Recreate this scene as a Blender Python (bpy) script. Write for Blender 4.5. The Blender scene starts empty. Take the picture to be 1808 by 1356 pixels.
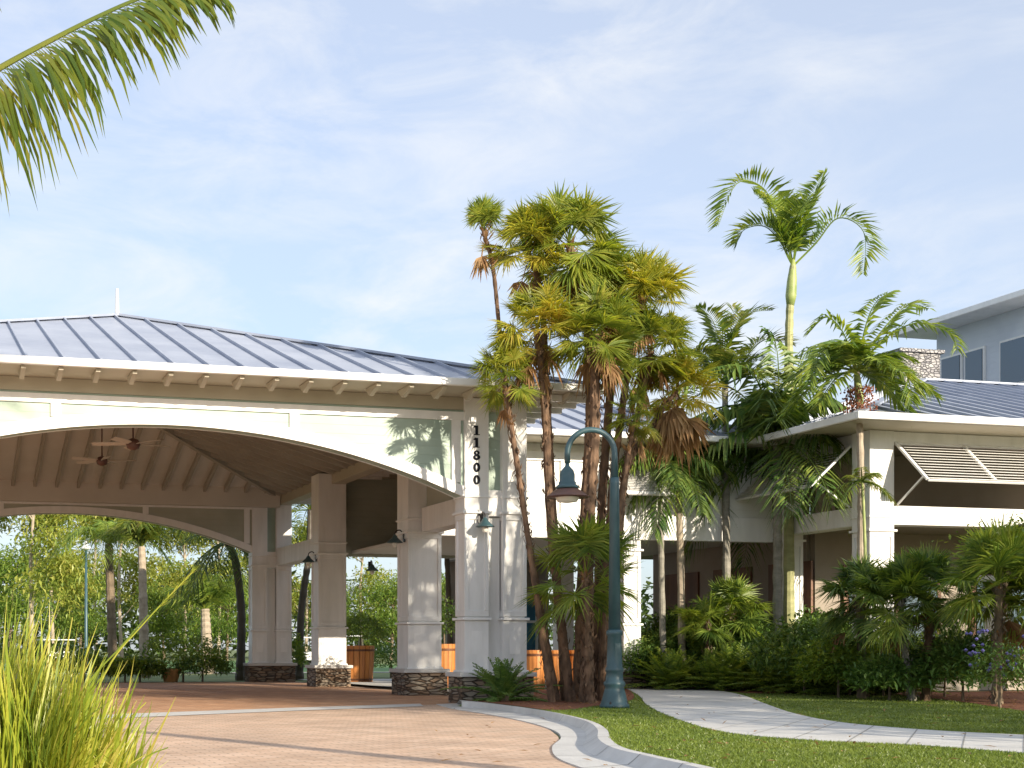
import bpy, math, random
import numpy as np
from mathutils import Vector, Matrix
R = math.radians
random.seed(7); rng = np.random.default_rng(7)
scene = bpy.context.scene

# ---------------------------------------------------------------- camera
F, CX, HY, EYE, TH = 2500.0, 510.0, 1145.0, 1.06, R(14.57)
cam_d = bpy.data.cameras.new('camera'); cam = bpy.data.objects.new('camera', cam_d)
scene.collection.objects.link(cam); scene.camera = cam
cam.location = (0, 0, EYE); cam.rotation_euler = (R(90), 0, -TH)
cam_d.sensor_width = 36; cam_d.lens = F / 1808 * 36
cam_d.shift_x = (904 - CX) / 1808; cam_d.shift_y = (HY - 678) / 1808
cam_d.clip_start = .1; cam_d.clip_end = 3000
# ---------------------------------------------------------------- light
SUN_AZ, SUN_EL = R(21), R(17)          # azimuth from -Y towards +X
sv = Vector((math.sin(SUN_AZ) * math.cos(SUN_EL), -math.cos(SUN_AZ) * math.cos(SUN_EL), math.sin(SUN_EL)))
sd = bpy.data.lights.new('sun', 'SUN'); so = bpy.data.objects.new('sun', sd); scene.collection.objects.link(so)
so.rotation_euler = sv.to_track_quat('Z', 'Y').to_euler(); so.location = (20, -20, 30)
sd.energy = 4.2; sd.angle = R(.55); sd.color = (1, .88, .70)
W = bpy.data.worlds.new('World'); scene.world = W; W.use_nodes = True
nt = W.node_tree; nt.nodes.clear()
def N(nt, t, **kw):
    n = nt.nodes.new(t)
    for k, v in kw.items():
        if k.startswith('i_'):
            key = k[2:].replace('_', ' ')
            n.inputs[key].default_value = v
        else: setattr(n, k, v)
    return n
wo = N(nt, 'ShaderNodeOutputWorld'); bg = N(nt, 'ShaderNodeBackground'); bg.inputs['Strength'].default_value = .13
sky = N(nt, 'ShaderNodeTexSky', sky_type='NISHITA', sun_disc=False, sun_elevation=SUN_EL, sun_rotation=math.pi - SUN_AZ)
sky.altitude = 0; sky.air_density = 1.0; sky.dust_density = 1.6; sky.ozone_density = 5.0
tc = N(nt, 'ShaderNodeTexCoord'); mp = N(nt, 'ShaderNodeMapping'); mp.inputs['Scale'].default_value = (1.6, 1.6, 4.2); mp.inputs['Rotation'].default_value = (.2, .35, .3)
ns = N(nt, 'ShaderNodeTexNoise', i_Scale=4.6, i_Detail=10, i_Roughness=.62, i_Distortion=.5)
cr = N(nt, 'ShaderNodeValToRGB'); cr.color_ramp.elements[0].position = .42; cr.color_ramp.elements[1].position = .80
cr.color_ramp.elements[0].color = (0, 0, 0, 1); cr.color_ramp.elements[1].color = (1, 1, 1, 1)
ns2 = N(nt, 'ShaderNodeTexNoise', i_Scale=1.1, i_Detail=3, i_Roughness=.5)
cr2 = N(nt, 'ShaderNodeValToRGB'); cr2.color_ramp.elements[0].position = .34; cr2.color_ramp.elements[1].position = .60
mu = N(nt, 'ShaderNodeMath', operation='MULTIPLY'); mu2 = N(nt, 'ShaderNodeMath', operation='MULTIPLY_ADD'); mu2.inputs[1].default_value = .50; mu2.inputs[2].default_value = .50
mx = N(nt, 'ShaderNodeMix', data_type='RGBA'); mx.inputs['B'].default_value = (3.95, 4.0, 4.05, 1)
L = nt.links.new
L(tc.outputs['Generated'], mp.inputs['Vector']); L(mp.outputs[0], ns.inputs['Vector']); L(mp.outputs[0], ns2.inputs['Vector'])
L(ns.outputs['Fac'], cr.inputs[0]); L(ns2.outputs['Fac'], cr2.inputs[0]); L(cr.outputs[0], mu.inputs[0]); L(cr2.outputs[0], mu.inputs[1])
L(mu.outputs[0], mu2.inputs[0]); L(mu2.outputs[0], mx.inputs['Factor']); L(sky.outputs[0], mx.inputs['A'])
L(mx.outputs['Result'], bg.inputs['Color']); L(bg.outputs[0], wo.inputs[0])
vs = scene.view_settings; vs.view_transform = 'Standard'; vs.look = 'None'; vs.exposure = .95; vs.gamma = 1
scene.render.resolution_x = 1024; scene.render.resolution_y = 768
scene.cycles.max_bounces = 8; scene.cycles.transparent_max_bounces = 8

# ---------------------------------------------------------------- photo geometry -> world
_s, _c = math.sin(TH), math.cos(TH)
def pt(px, py, d):
    l = (px - CX) / F * d
    return Vector((d * _s + l * _c, d * _c - l * _s, EYE + (HY - py) / F * d))
def gr(px, py, z=0.0): return pt(px, py, (EYE - z) * F / (py - HY))
def atY(px, py, Y):
    r = (px - CX) / F
    return pt(px, py, Y / (_c - r * _s))
def atX(px, py, X):
    r = (px - CX) / F
    return pt(px, py, X / (_s + r * _c))

# ---------------------------------------------------------------- materials
MATS = {}
def newmat(name):
    m = bpy.data.materials.new(name); m.use_nodes = True; nt = m.node_tree
    b = nt.nodes['Principled BSDF']; MATS[name] = m
    return m, nt, b
def noisy(name, c1, c2, rough=.6, scale=3, detail=6, bump=0, bscale=None, metal=0, coords='Object', c3=None, spec=.5, stretch=(1, 1, 1), lo=.35, hi=.65):
    m, nt, b = newmat(name); l = nt.links.new
    t = N(nt, 'ShaderNodeTexCoord'); mp = N(nt, 'ShaderNodeMapping'); mp.inputs['Scale'].default_value = stretch
    n = N(nt, 'ShaderNodeTexNoise', i_Scale=scale, i_Detail=detail, i_Roughness=.6)
    r = N(nt, 'ShaderNodeValToRGB'); e = r.color_ramp.elements
    e[0].position = lo; e[1].position = hi; e[0].color = (*c1, 1); e[1].color = (*c2, 1)
    if c3: x = e.new(.5 * (lo + hi)); x.color = (*c3, 1)
    l(t.outputs[coords], mp.inputs[0]); l(mp.outputs[0], n.inputs['Vector']); l(n.outputs['Fac'], r.inputs[0]); l(r.outputs[0], b.inputs['Base Color'])
    b.inputs['Roughness'].default_value = rough; b.inputs['Metallic'].default_value = metal; b.inputs['Specular IOR Level'].default_value = spec
    if bump:
        n2 = N(nt, 'ShaderNodeTexNoise', i_Scale=bscale or scale * 8, i_Detail=6); bp = N(nt, 'ShaderNodeBump', i_Strength=bump, i_Distance=.02)
        l(mp.outputs[0], n2.inputs['Vector']); l(n2.outputs['Fac'], bp.inputs['Height']); l(bp.outputs[0], b.inputs['Normal'])
    return m
noisy('paint_white', (.66, .655, .63), (.78, .77, .75), .5, 2.2, 9, bump=.10, stretch=(1.6, 1.6, .35), lo=.25, hi=.6)
noisy('paint_trim', (.72, .71, .69), (.82, .81, .79), .45, 2.5, 8, stretch=(1.5, 1.5, .5), lo=.25, hi=.6)
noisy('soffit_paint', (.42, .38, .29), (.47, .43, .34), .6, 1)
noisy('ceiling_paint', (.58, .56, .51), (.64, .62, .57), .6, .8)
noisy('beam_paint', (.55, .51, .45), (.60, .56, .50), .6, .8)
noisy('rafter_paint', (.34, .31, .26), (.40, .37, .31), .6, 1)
noisy('rafter_dark', (.06, .05, .035), (.09, .07, .05), .6, 1)
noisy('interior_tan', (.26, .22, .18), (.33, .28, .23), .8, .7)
noisy('wood_brown', (.10, .035, .015), (.17, .07, .03), .45, 2, stretch=(1, 1, .15))
noisy('barrel_wood', (.40, .15, .04), (.58, .26, .08), .4, 5, stretch=(1, 1, .12), c3=(.52, .2, .05))
noisy('lamp_green', (.03, .075, .09), (.045, .10, .115), .42, 4, spec=.6)
noisy('lamp_brown', (.10, .05, .045), (.15, .075, .06), .4, 4)
noisy('dark_metal', (.02, .02, .02), (.035, .03, .03), .4, 4)
noisy('digit_black', (.012, .014, .02), (.02, .022, .03), .9, 4, spec=.08)
noisy('lamp_glass', (.7, .68, .6), (.75, .73, .66), .3, 4)
noisy('bark', (.10, .075, .05), (.24, .18, .12), .9, 6, bump=.8, bscale=14, stretch=(1, 1, .35), lo=.3, hi=.7)
noisy('bark_pale', (.27, .22, .165), (.44, .37, .28), .85, 5, bump=.5, bscale=10, lo=.3, hi=.7)
noisy('bark_grey', (.16, .15, .125), (.30, .28, .235), .8, 4, bump=.4, bscale=12, stretch=(1, 1, 2.5), lo=.3, hi=.7)
noisy('bark_olive', (.22, .23, .10), (.40, .39, .19), .7, 3, bump=.3, bscale=12, stretch=(1, 1, 2.5), lo=.3, hi=.7)
noisy('trunk_green', (.20, .26, .07), (.33, .37, .13), .5, 3, stretch=(1, 1, 1.5))
noisy('trunk_red', (.045, .027, .017), (.25, .15, .09), .9, 7, bump=.9, bscale=16, stretch=(1, 1, .5), lo=.3, hi=.7)
noisy('mulch', (.10, .032, .014), (.30, .11, .05), .95, 22, bump=1, bscale=50, lo=.3, hi=.7)
noisy('lawn', (.09, .14, .02), (.17, .22, .035), .9, .55, 10, bump=.6, bscale=60, lo=.3, hi=.7)
noisy('far_lawn', (.07, .16, .045), (.11, .22, .06), .9, .3)
noisy('ground', (.09, .13, .035), (.16, .19, .06), .95, .25)
noisy('concrete', (.50, .49, .47), (.62, .61, .59), .85, 1.3, 8, bump=.25, bscale=40, lo=.3, hi=.7)
noisy('joint_grey', (.24, .235, .22), (.30, .295, .28), .9, 4)
noisy('kerb_concrete', (.50, .49, .47), (.63, .62, .60), .8, 2.2, 8, bump=.25, bscale=40, lo=.3, hi=.7)
noisy('cart_white', (.75, .75, .73), (.8, .8, .78), .3, 2)
noisy('tyre_black', (.02, .02, .02), (.03, .03, .03), .8, 4)
noisy('terracotta', (.55, .26, .10), (.62, .33, .14), .7, 4)
noisy('door_blue', (.035, .13, .21), (.06, .18, .27), .25, 2)
noisy('downspout', (.55, .57, .6), (.6, .62, .65), .4, 2)

def glassmat():
    m, nt, b = newmat('window_glass'); b.inputs['Base Color'].default_value = (.03, .075, .12, 1); b.inputs['Roughness'].default_value = .06
    b.inputs['Specular IOR Level'].default_value = .9
glassmat()
def siding(name, c1, c2, pitch=.17):
    m, nt, b = newmat(name); l = nt.links.new
    t = N(nt, 'ShaderNodeTexCoord'); s = N(nt, 'ShaderNodeSeparateXYZ'); l(t.outputs['Object'], s.inputs[0])
    d = N(nt, 'ShaderNodeMath', operation='DIVIDE'); d.inputs[1].default_value = pitch; l(s.outputs['Z'], d.inputs[0])
    f = N(nt, 'ShaderNodeMath', operation='FRACT'); l(d.outputs[0], f.inputs[0])
    iv = N(nt, 'ShaderNodeMath', operation='SUBTRACT'); iv.inputs[0].default_value = 1; l(f.outputs[0], iv.inputs[1])
    bp = N(nt, 'ShaderNodeBump', i_Strength=.75, i_Distance=.016); l(iv.outputs[0], bp.inputs['Height']); l(bp.outputs[0], b.inputs['Normal'])
    n = N(nt, 'ShaderNodeTexNoise', i_Scale=1.3, i_Detail=5); r = N(nt, 'ShaderNodeValToRGB'); e = r.color_ramp.elements
    e[0].position = .35; e[1].position = .65; e[0].color = (*c1, 1); e[1].color = (*c2, 1)
    l(t.outputs['Object'], n.inputs['Vector']); l(n.outputs['Fac'], r.inputs[0]); l(r.outputs[0], b.inputs['Base Color'])
    b.inputs['Roughness'].default_value = .55
siding('siding', (.31, .40, .335), (.38, .47, .395))
siding('siding_grey', (.50, .54, .60), (.56, .60, .65))
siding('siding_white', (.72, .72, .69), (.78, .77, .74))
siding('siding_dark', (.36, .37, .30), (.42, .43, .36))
siding('stave', (.46, .17, .045), (.62, .27, .08))
def metal_roof():
    m, nt, b = newmat('metal_roof'); l = nt.links.new
    t = N(nt, 'ShaderNodeTexCoord'); n = N(nt, 'ShaderNodeTexNoise', i_Scale=.7, i_Detail=8, i_Roughness=.65)
    r = N(nt, 'ShaderNodeValToRGB'); e = r.color_ramp.elements; e[0].position = .3; e[1].position = .72
    e[0].color = (.28, .315, .40, 1); e[1].color = (.42, .455, .535, 1)
    l(t.outputs['Object'], n.inputs['Vector']); l(n.outputs['Fac'], r.inputs[0]); l(r.outputs[0], b.inputs['Base Color'])
    n2 = N(nt, 'ShaderNodeTexNoise', i_Scale=5, i_Detail=4); r2 = N(nt, 'ShaderNodeMapRange'); r2.inputs['To Min'].default_value = .34; r2.inputs['To Max'].default_value = .55
    l(t.outputs['Object'], n2.inputs['Vector']); l(n2.outputs['Fac'], r2.inputs[0]); l(r2.outputs[0], b.inputs['Roughness'])
    b.inputs['Metallic'].default_value = .15
metal_roof()
def stone(nm, cc, sc):
    m, nt, b = newmat(nm); l = nt.links.new
    t = N(nt, 'ShaderNodeTexCoord'); mp = N(nt, 'ShaderNodeMapping'); mp.inputs['Scale'].default_value = sc
    v = N(nt, 'ShaderNodeTexVoronoi', i_Scale=1.0, i_Randomness=.85); v2 = N(nt, 'ShaderNodeTexVoronoi', feature='DISTANCE_TO_EDGE', i_Scale=1.0, i_Randomness=.85)
    l(t.outputs['Object'], mp.inputs[0]); l(mp.outputs[0], v.inputs['Vector']); l(mp.outputs[0], v2.inputs['Vector'])
    sp = N(nt, 'ShaderNodeSeparateColor'); l(v.outputs['Color'], sp.inputs[0])
    r = N(nt, 'ShaderNodeValToRGB'); e = r.color_ramp.elements; e[0].position = 0; e[1].position = 1
    e[0].color = (*cc[0], 1); e[1].color = (*cc[3], 1); x = e.new(.4); x.color = (*cc[1], 1); x = e.new(.7); x.color = (*cc[2], 1)
    l(sp.outputs[0], r.inputs[0])
    r2 = N(nt, 'ShaderNodeMapRange'); r2.inputs['From Max'].default_value = .12; l(v2.outputs['Distance'], r2.inputs[0])
    mx = N(nt, 'ShaderNodeMix', data_type='RGBA'); mx.inputs['A'].default_value = (*[v * .45 for v in cc[0]], 1) if sc[0] < 5 else (*[v * .8 for v in cc[0]], 1); l(r2.outputs[0], mx.inputs['Factor']); l(r.outputs[0], mx.inputs['B'])
    l(mx.outputs['Result'], b.inputs['Base Color']); bp = N(nt, 'ShaderNodeBump', i_Strength=1, i_Distance=.05); l(r2.outputs[0], bp.inputs['Height']); l(bp.outputs[0], b.inputs['Normal'])
    b.inputs['Roughness'].default_value = .9
stone('ledge_stone', [(.15, .10, .065), (.26, .185, .125), (.22, .19, .155), (.33, .275, .21)], (3.6, 3.6, 14))
stone('chimney_stone', [(.24, .235, .25), (.33, .32, .325), (.36, .35, .345), (.40, .385, .375)], (7, 7, 13))
def pavers(name, c1, c2, mortar, rot=.0, scale=1.0):
    m, nt, b = newmat(name); l = nt.links.new
    t = N(nt, 'ShaderNodeTexCoord'); mp = N(nt, 'ShaderNodeMapping'); mp.inputs['Rotation'].default_value = (0, 0, rot)
    br = N(nt, 'ShaderNodeTexBrick', i_Scale=scale); br.inputs['Color1'].default_value = (*c1, 1); br.inputs['Color2'].default_value = (*c2, 1); br.inputs['Mortar'].default_value = (*mortar, 1)
    br.inputs['Brick Width'].default_value = .24; br.inputs['Row Height'].default_value = .12; br.inputs['Mortar Size'].default_value = .009; br.inputs['Bias'].default_value = -.1
    l(t.outputs['Object'], mp.inputs[0]); l(mp.outputs[0], br.inputs['Vector'])
    n = N(nt, 'ShaderNodeTexNoise', i_Scale=.9, i_Detail=8, i_Roughness=.7); l(t.outputs['Object'], n.inputs['Vector'])
    r = N(nt, 'ShaderNodeMapRange'); r.inputs['From Min'].default_value = .3; r.inputs['From Max'].default_value = .7; r.inputs['To Min'].default_value = .72; r.inputs['To Max'].default_value = 1.22; l(n.outputs['Fac'], r.inputs[0])
    mu = N(nt, 'ShaderNodeMix', data_type='RGBA', blend_type='MULTIPLY'); mu.inputs['Factor'].default_value = 1; l(br.outputs['Color'], mu.inputs['A']); l(r.outputs[0], mu.inputs['B'])
    l(mu.outputs['Result'], b.inputs['Base Color']); b.inputs['Roughness'].default_value = .85
    bp = N(nt, 'ShaderNodeBump', i_Strength=.5, i_Distance=.01); l(br.outputs['Fac'], bp.inputs['Height']); bp.invert = True; l(bp.outputs[0], b.inputs['Normal'])
pavers('paver_tan', (.57, .385, .265), (.67, .485, .355), (.40, .28, .20))
pavers('paver_red', (.52, .27, .14), (.62, .37, .22), (.30, .18, .11), rot=.78)
def leafmat(name, cols, transl=.35, rough=.42, tcol=None, lumps=1.2):
    m, nt, b = newmat(name); l = nt.links.new; nt.nodes.remove(b); out = nt.nodes['Material Output']
    g = N(nt, 'ShaderNodeNewGeometry'); t = N(nt, 'ShaderNodeTexCoord'); n = N(nt, 'ShaderNodeTexNoise', i_Scale=lumps, i_Detail=2)
    l(t.outputs['Object'], n.inputs['Vector'])
    mr = N(nt, 'ShaderNodeMapRange'); mr.inputs['From Min'].default_value = .3; mr.inputs['From Max'].default_value = .7; l(n.outputs['Fac'], mr.inputs[0])
    mi = N(nt, 'ShaderNodeMix', data_type='FLOAT'); mi.inputs['Factor'].default_value = .55
    l(mr.outputs[0], mi.inputs['A']); l(g.outputs['Random Per Island'], mi.inputs['B'])
    r = N(nt, 'ShaderNodeValToRGB'); e = r.color_ramp.elements
    e[0].position = .08; e[0].color = (*cols[0], 1); e[1].position = .92; e[1].color = (*cols[-1], 1)
    for i, c in enumerate(cols[1:-1]): x = e.new(.08 + .84 * (i + 1) / (len(cols) - 1)); x.color = (*c, 1)
    l(mi.outputs['Result'], r.inputs[0])
    p = N(nt, 'ShaderNodeBsdfPrincipled'); p.inputs['Roughness'].default_value = rough; l(r.outputs[0], p.inputs['Base Color'])
    tr = N(nt, 'ShaderNodeBsdfTranslucent'); ad = N(nt, 'ShaderNodeMix', data_type='RGBA', blend_type='MULTIPLY'); ad.inputs['Factor'].default_value = 1
    ad.inputs['B'].default_value = (*(tcol or (1.5, 1.35, .5)), 1); l(r.outputs[0], ad.inputs['A']); l(ad.outputs['Result'], tr.inputs['Color'])
    ms = N(nt, 'ShaderNodeMixShader'); ms.inputs[0].default_value = transl; l(p.outputs[0], ms.inputs[1]); l(tr.outputs[0], ms.inputs[2]); l(ms.outputs[0], out.inputs[0])
leafmat('leaf_fan', [(.09, .15, .03), (.19, .26, .04), (.32, .36, .055), (.44, .41, .09)], .5)
leafmat('leaf_fan_yellow', [(.15, .20, .03), (.31, .34, .045), (.48, .44, .06), (.56, .43, .12)], .5)
leafmat('leaf_dead', [(.17, .085, .035), (.30, .17, .075), (.42, .27, .13)], .2, .8)
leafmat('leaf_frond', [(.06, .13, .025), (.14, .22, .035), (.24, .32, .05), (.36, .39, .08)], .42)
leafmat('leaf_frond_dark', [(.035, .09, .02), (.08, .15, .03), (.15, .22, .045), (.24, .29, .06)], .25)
leafmat('leaf_coconut', [(.05, .10, .02), (.10, .16, .025), (.18, .22, .03), (.28, .26, .06)])
leafmat('leaf_shrub', [(.06, .14, .03), (.13, .23, .05), (.24, .33, .075)], .22)
leafmat('leaf_lime', [(.12, .2, .03), (.22, .30, .04), (.34, .38, .06)], .35)
leafmat('leaf_pine', [(.10, .15, .03), (.20, .26, .05), (.34, .37, .07), (.46, .43, .12)], .35, lumps=.35)
leafmat('leaf_broad', [(.07, .14, .03), (.16, .25, .045), (.30, .37, .07)], .35, lumps=.4)
leafmat('leaf_wood', [(.04, .08, .025), (.08, .13, .035), (.14, .18, .05)], .3, lumps=.12)
leafmat('grass_tall', [(.09, .15, .02), (.20, .27, .03), (.34, .38, .045), (.44, .42, .08), (.40, .30, .10)], .35, lumps=2)
leafmat('grass_blade', [(.11, .165, .022), (.14, .195, .028), (.19, .235, .038)], .25, lumps=.8)
leafmat('flower_blue', [(.12, .11, .35), (.2, .18, .5)], .2)
leafmat('fruit_red', [(.2, .05, .03), (.32, .14, .07)], .0)

# ---------------------------------------------------------------- mesh helpers
class MB:
    def __init__(s): s.v = []; s.f = []; s.m = []; s.mi = 0
    def add(s, vs, fs):
        o = len(s.v); s.v.extend([tuple(p) for p in vs]); s.f.extend([tuple(i + o for i in f) for f in fs]); s.m.extend([s.mi] * len(fs)); return s
    def box(s, x0, x1, y0, y1, z0, z1):
        v = [(x, y, z) for z in (z0, z1) for y in (y0, y1) for x in (x0, x1)]
        return s.add(v, [(0, 2, 3, 1), (4, 5, 7, 6), (0, 1, 5, 4), (2, 6, 7, 3), (0, 4, 6, 2), (1, 3, 7, 5)])
    def bar(s, a, b, w, h=None, up=(0, 0, 1)):
        a = Vector(a); b = Vector(b); h = h or w; d = (b - a).normalized(); u = Vector(up)
        if abs(d.dot(u)) > .98: u = Vector((0, 1, 0))
        sd = d.cross(u).normalized(); u2 = sd.cross(d).normalized()
        v = [p + sd * (i * w / 2) + u2 * (j * h / 2) for p in (a, b) for i, j in ((-1, -1), (1, -1), (1, 1), (-1, 1))]
        return s.add(v, [(0, 3, 2, 1), (4, 5, 6, 7), (0, 1, 5, 4), (1, 2, 6, 5), (2, 3, 7, 6), (3, 0, 4, 7)])
    def tube(s, pts, rad, n=10, cap=True):
        pts = [Vector(p) for p in pts]; k = len(pts)
        if not isinstance(rad, (list, tuple)): rad = [rad] * k
        o = []; ref = Vector((0, 1, 0))
        for i, p in enumerate(pts):
            d = (pts[min(i + 1, k - 1)] - pts[max(i - 1, 0)]).normalized()
            if abs(d.dot(ref)) > .97: ref = Vector((1, 0, 0))
            a = d.cross(ref).normalized(); b2 = d.cross(a).normalized()
            o += [p + (a * math.cos(2 * math.pi * j / n) + b2 * math.sin(2 * math.pi * j / n)) * rad[i] for j in range(n)]
        fs = [(i * n + j, i * n + (j + 1) % n, (i + 1) * n + (j + 1) % n, (i + 1) * n + j) for i in range(k - 1) for j in range(n)]
        if cap: fs += [tuple(range(n))[::-1], tuple((k - 1) * n + j for j in range(n))]
        return s.add(o, fs)
    def lathe(s, prof, c=(0, 0, 0), n=24):
        return s.tube([(c[0], c[1], c[2] + z) for r, z in prof], [max(r, .001) for r, z in prof], n)
    def build(s, name, mats, parent=None, smooth=False, bevel=0, loc=None):
        me = bpy.data.meshes.new(name); me.from_pydata(s.v, [], s.f)
        if not isinstance(mats, (list, tuple)): mats = [mats]
        for m in mats: me.materials.append(MATS[m])
        if len(mats) > 1: me.polygons.foreach_set('material_index', s.m)
        if smooth: me.polygons.foreach_set('use_smooth', [True] * len(me.polygons))
        me.update()
        o = bpy.data.objects.new(name, me); scene.collection.objects.link(o)
        if parent: o.parent = parent
        if loc: o.location = loc
        if bevel:
            bv = o.modifiers.new('bevel', 'BEVEL'); bv.width = bevel; bv.segments = 2; bv.limit_method = 'ANGLE'
        return o
def tag(o, label=None, cat=None, group=None, kind=None):
    if label: o['label'] = label
    if cat: o['category'] = cat
    if group: o['group'] = group
    if kind: o['kind'] = kind
    return o
def thing(name, label, cat, loc=(0, 0, 0), rz=0, group=None):
    o = bpy.data.objects.new(name, None); scene.collection.objects.link(o); o.empty_display_size = .3
    o.location = loc; o.rotation_euler = (0, 0, rz); return tag(o, label, cat, group)
def dup(root, loc, rz, label, sc=1, group=None):
    r = root.copy(); scene.collection.objects.link(r); r.location = loc; r.rotation_euler = (0, 0, rz); r.scale = (sc, sc, sc); r['label'] = label
    if group: r['group'] = group
    for ch in list(root.children):
        c = ch.copy(); scene.collection.objects.link(c); c.parent = r
        for g in ch.children:
            d = g.copy(); scene.collection.objects.link(d); d.parent = c
    return r
def sheet(name, pts, z, mat, kind='structure', label=None, thick=0):
    mb = MB(); n = len(pts)
    top = [(p[0], p[1], z) for p in pts]
    if thick:
        bot = [(p[0], p[1], z - thick) for p in pts]
        mb.add(top + bot, [tuple(range(n))] + [(i, i + n, (i + 1) % n + n, (i + 1) % n) for i in range(n)])
    else: mb.add(top, [tuple(range(n))])
    o = mb.build(name, mat); tag(o, label, None, None, kind)
    import bmesh
    bm = bmesh.new(); bm.from_mesh(o.data); bmesh.ops.triangulate(bm, faces=[f for f in bm.faces if len(f.verts) > 4]); bmesh.ops.recalc_face_normals(bm, faces=bm.faces)
    if not thick:
        for f in bm.faces:
            if f.normal.z < 0: f.normal_flip()
    bm.to_mesh(o.data); bm.free()
    return o
def spline(pts, n=8, closed=False):
    P = [Vector((p[0], p[1], p[2] if len(p) > 2 else 0)) for p in pts]; out = []; k = len(P)
    for i in range(k - 1):
        p0, p1, p2, p3 = P[max(i - 1, 0)], P[i], P[i + 1], P[min(i + 2, k - 1)]
        for j in range(n):
            t = j / n
            out.append(.5 * ((2 * p1) + (p2 - p0) * t + (2 * p0 - 5 * p1 + 4 * p2 - p3) * t * t + (3 * p1 - p0 - 3 * p2 + p3) * t ** 3))
    out.append(P[-1]); return out

# ---------------------------------------------------------------- ground
LZ = .10   # lawn level above the driveway
sheet('ground', [(-400, -60), (600, -60), (600, 900), (-400, 900)], -.02, 'ground', label='open ground reaching back past the trees')
drive = [(-40, -6), (14, -6)] + [tuple(gr(*p)[:2]) for p in [(1180, 1360), (1010, 1345), (985, 1300), (960, 1280), (860, 1258), (808, 1243)]] + [(11.6, 25.3), (11.6, 31), (14, 31), (14, 38.4), (11.6, 38.4), (11.6, 43.9), (-40, 43.9)]
sheet('driveway', drive, 0, 'paver_tan', label='tan brick paver driveway in front of the canopy')
sheet('canopy_paving', [tuple(gr(-200, 1286)[:2]), tuple(gr(220, 1262)[:2]), tuple(gr(740, 1245)[:2]), (10.4, 25.8), (11.4, 30), (11.4, 43.6), (-20, 43.6)], .004, 'paver_red', label='redder brick paving under the canopy')
bw = [gr(-200, 1283.5), gr(220, 1261), gr(520, 1250), gr(742, 1243)]; bw2 = [gr(748, 1247.5), gr(520, 1255.5), gr(220, 1268), gr(-200, 1291)]
sheet('paving_band', [tuple(p[:2]) for p in bw + bw2], .008, 'concrete', label='thin pale concrete band crossing the brick driveway')
# curb: inner edge (lawn side) and outer edge (gutter), following the photograph
inner = spline([gr(*p, LZ) for p in [(815, 1240), (850, 1242), (905, 1248), (960, 1256), (1010, 1266), (1050, 1277), (1072, 1291), (1078, 1306), (1100, 1322), (1160, 1337), (1240, 1354), (1400, 1392)]], 6)
mid = spline([gr(*p) for p in [(806, 1243), (840, 1248), (890, 1256), (945, 1265), (995, 1277), (1028, 1290), (1035, 1304), (1030, 1322), (1060, 1340), (1120, 1356), (1200, 1378), (1340, 1425)]], 6)
outer = spline([gr(*p) for p in [(770, 1244), (800, 1252), (850, 1260), (905, 1270), (950, 1281), (982, 1293), (990, 1305), (975, 1320), (985, 1340), (1040, 1362), (1110, 1388), (1240, 1445)]], 6)
mb = MB(); n = len(inner); vs_ = []
for a, b_, c_ in zip(inner, mid, outer):
    e = (a - b_); e.z = 0
    vs_ += [(a.x + e.x * .02, a.y + e.y * .02, -.02), (a.x, a.y, LZ + .015), tuple(a * .55 + b_ * .45)[:2] + (LZ + .012,), tuple(a * .25 + b_ * .75)[:2] + (.055,), (b_.x, b_.y, .014), (c_.x, c_.y, .012), (c_.x, c_.y, -.02)]
k = 7
mb.add(vs_, [(i * k + j, i * k + j + 1, (i + 1) * k + j + 1, (i + 1) * k + j) for i in range(n - 1) for j in range(k - 1)])
tag(mb.build('kerb', 'kerb_concrete', smooth=False), 'pale rolled concrete kerb curving between driveway and lawn', None, None, 'structure')
# lawn with walkway
G = lambda *p: tuple(gr(p[0], p[1], LZ)[:2])
lawn_pts = [tuple(p[:2]) for p in inner] + [(40, -6), (60, 20), (60, 26.4), (20, 26.4), (20, 30.2), (11.7, 30.2), (11.7, 25.3)]
sheet('lawn', lawn_pts, LZ, 'lawn', label='green lawn beside the driveway', thick=.12)
sheet('walkway_edge_lawn', [(11.7, 30.2), (20, 30.2), (20, 44), (11.7, 44)], LZ - .03, 'concrete', label='concrete forecourt under the link roof')
wl = spline([gr(*p, LZ) for p in [(1095, 1214), (1112, 1219), (1130, 1230), (1140, 1243), (1170, 1260), (1260, 1290), (1400, 1306), (1600, 1316), (1808, 1331), (2100, 1352)]], 6)
wr = spline([gr(*p, LZ) for p in [(1130, 1212), (1200, 1214), (1260, 1219), (1310, 1228), (1350, 1243), (1400, 1260), (1480, 1276), (1620, 1289), (1808, 1299), (2100, 1309)]], 6)
sheet('walkway', [tuple(p[:2]) for p in wl] + [tuple(p[:2]) for p in wr[::-1]], LZ + .012, 'concrete', label='curving pale concrete walkway across the lawn', thick=.012)
mul1 = spline([gr(*p, LZ) for p in [(818, 1237), (860, 1241), (920, 1248), (965, 1254), (1010, 1253), (1060, 1246), (1100, 1240), (1120, 1232), (1108, 1218), (1070, 1205)]], 5)
sheet('mulch_bed', [tuple(p[:2]) for p in mul1] + [(15.4, 30.1), (11.7, 30.1), (11.7, 25.6)], LZ + .008, 'mulch', label='red mulch bed at the foot of the palm clump')
mul2 = spline([gr(*p, LZ) for p in [(1090, 1209), (1200, 1211), (1262, 1216), (1320, 1224), (1420, 1224), (1530, 1222), (1600, 1229), (1700, 1240), (1808, 1256), (2000, 1280)]], 5)
sheet('mulch_border', [tuple(p[:2]) for p in mul2] + [(40, 21), (40, 26.6), (20.0, 26.6), (20.0, 30.1), (15.6, 30.1)], LZ + .006, 'mulch', label='dark red mulch border under the shrubs along the building')
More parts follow.
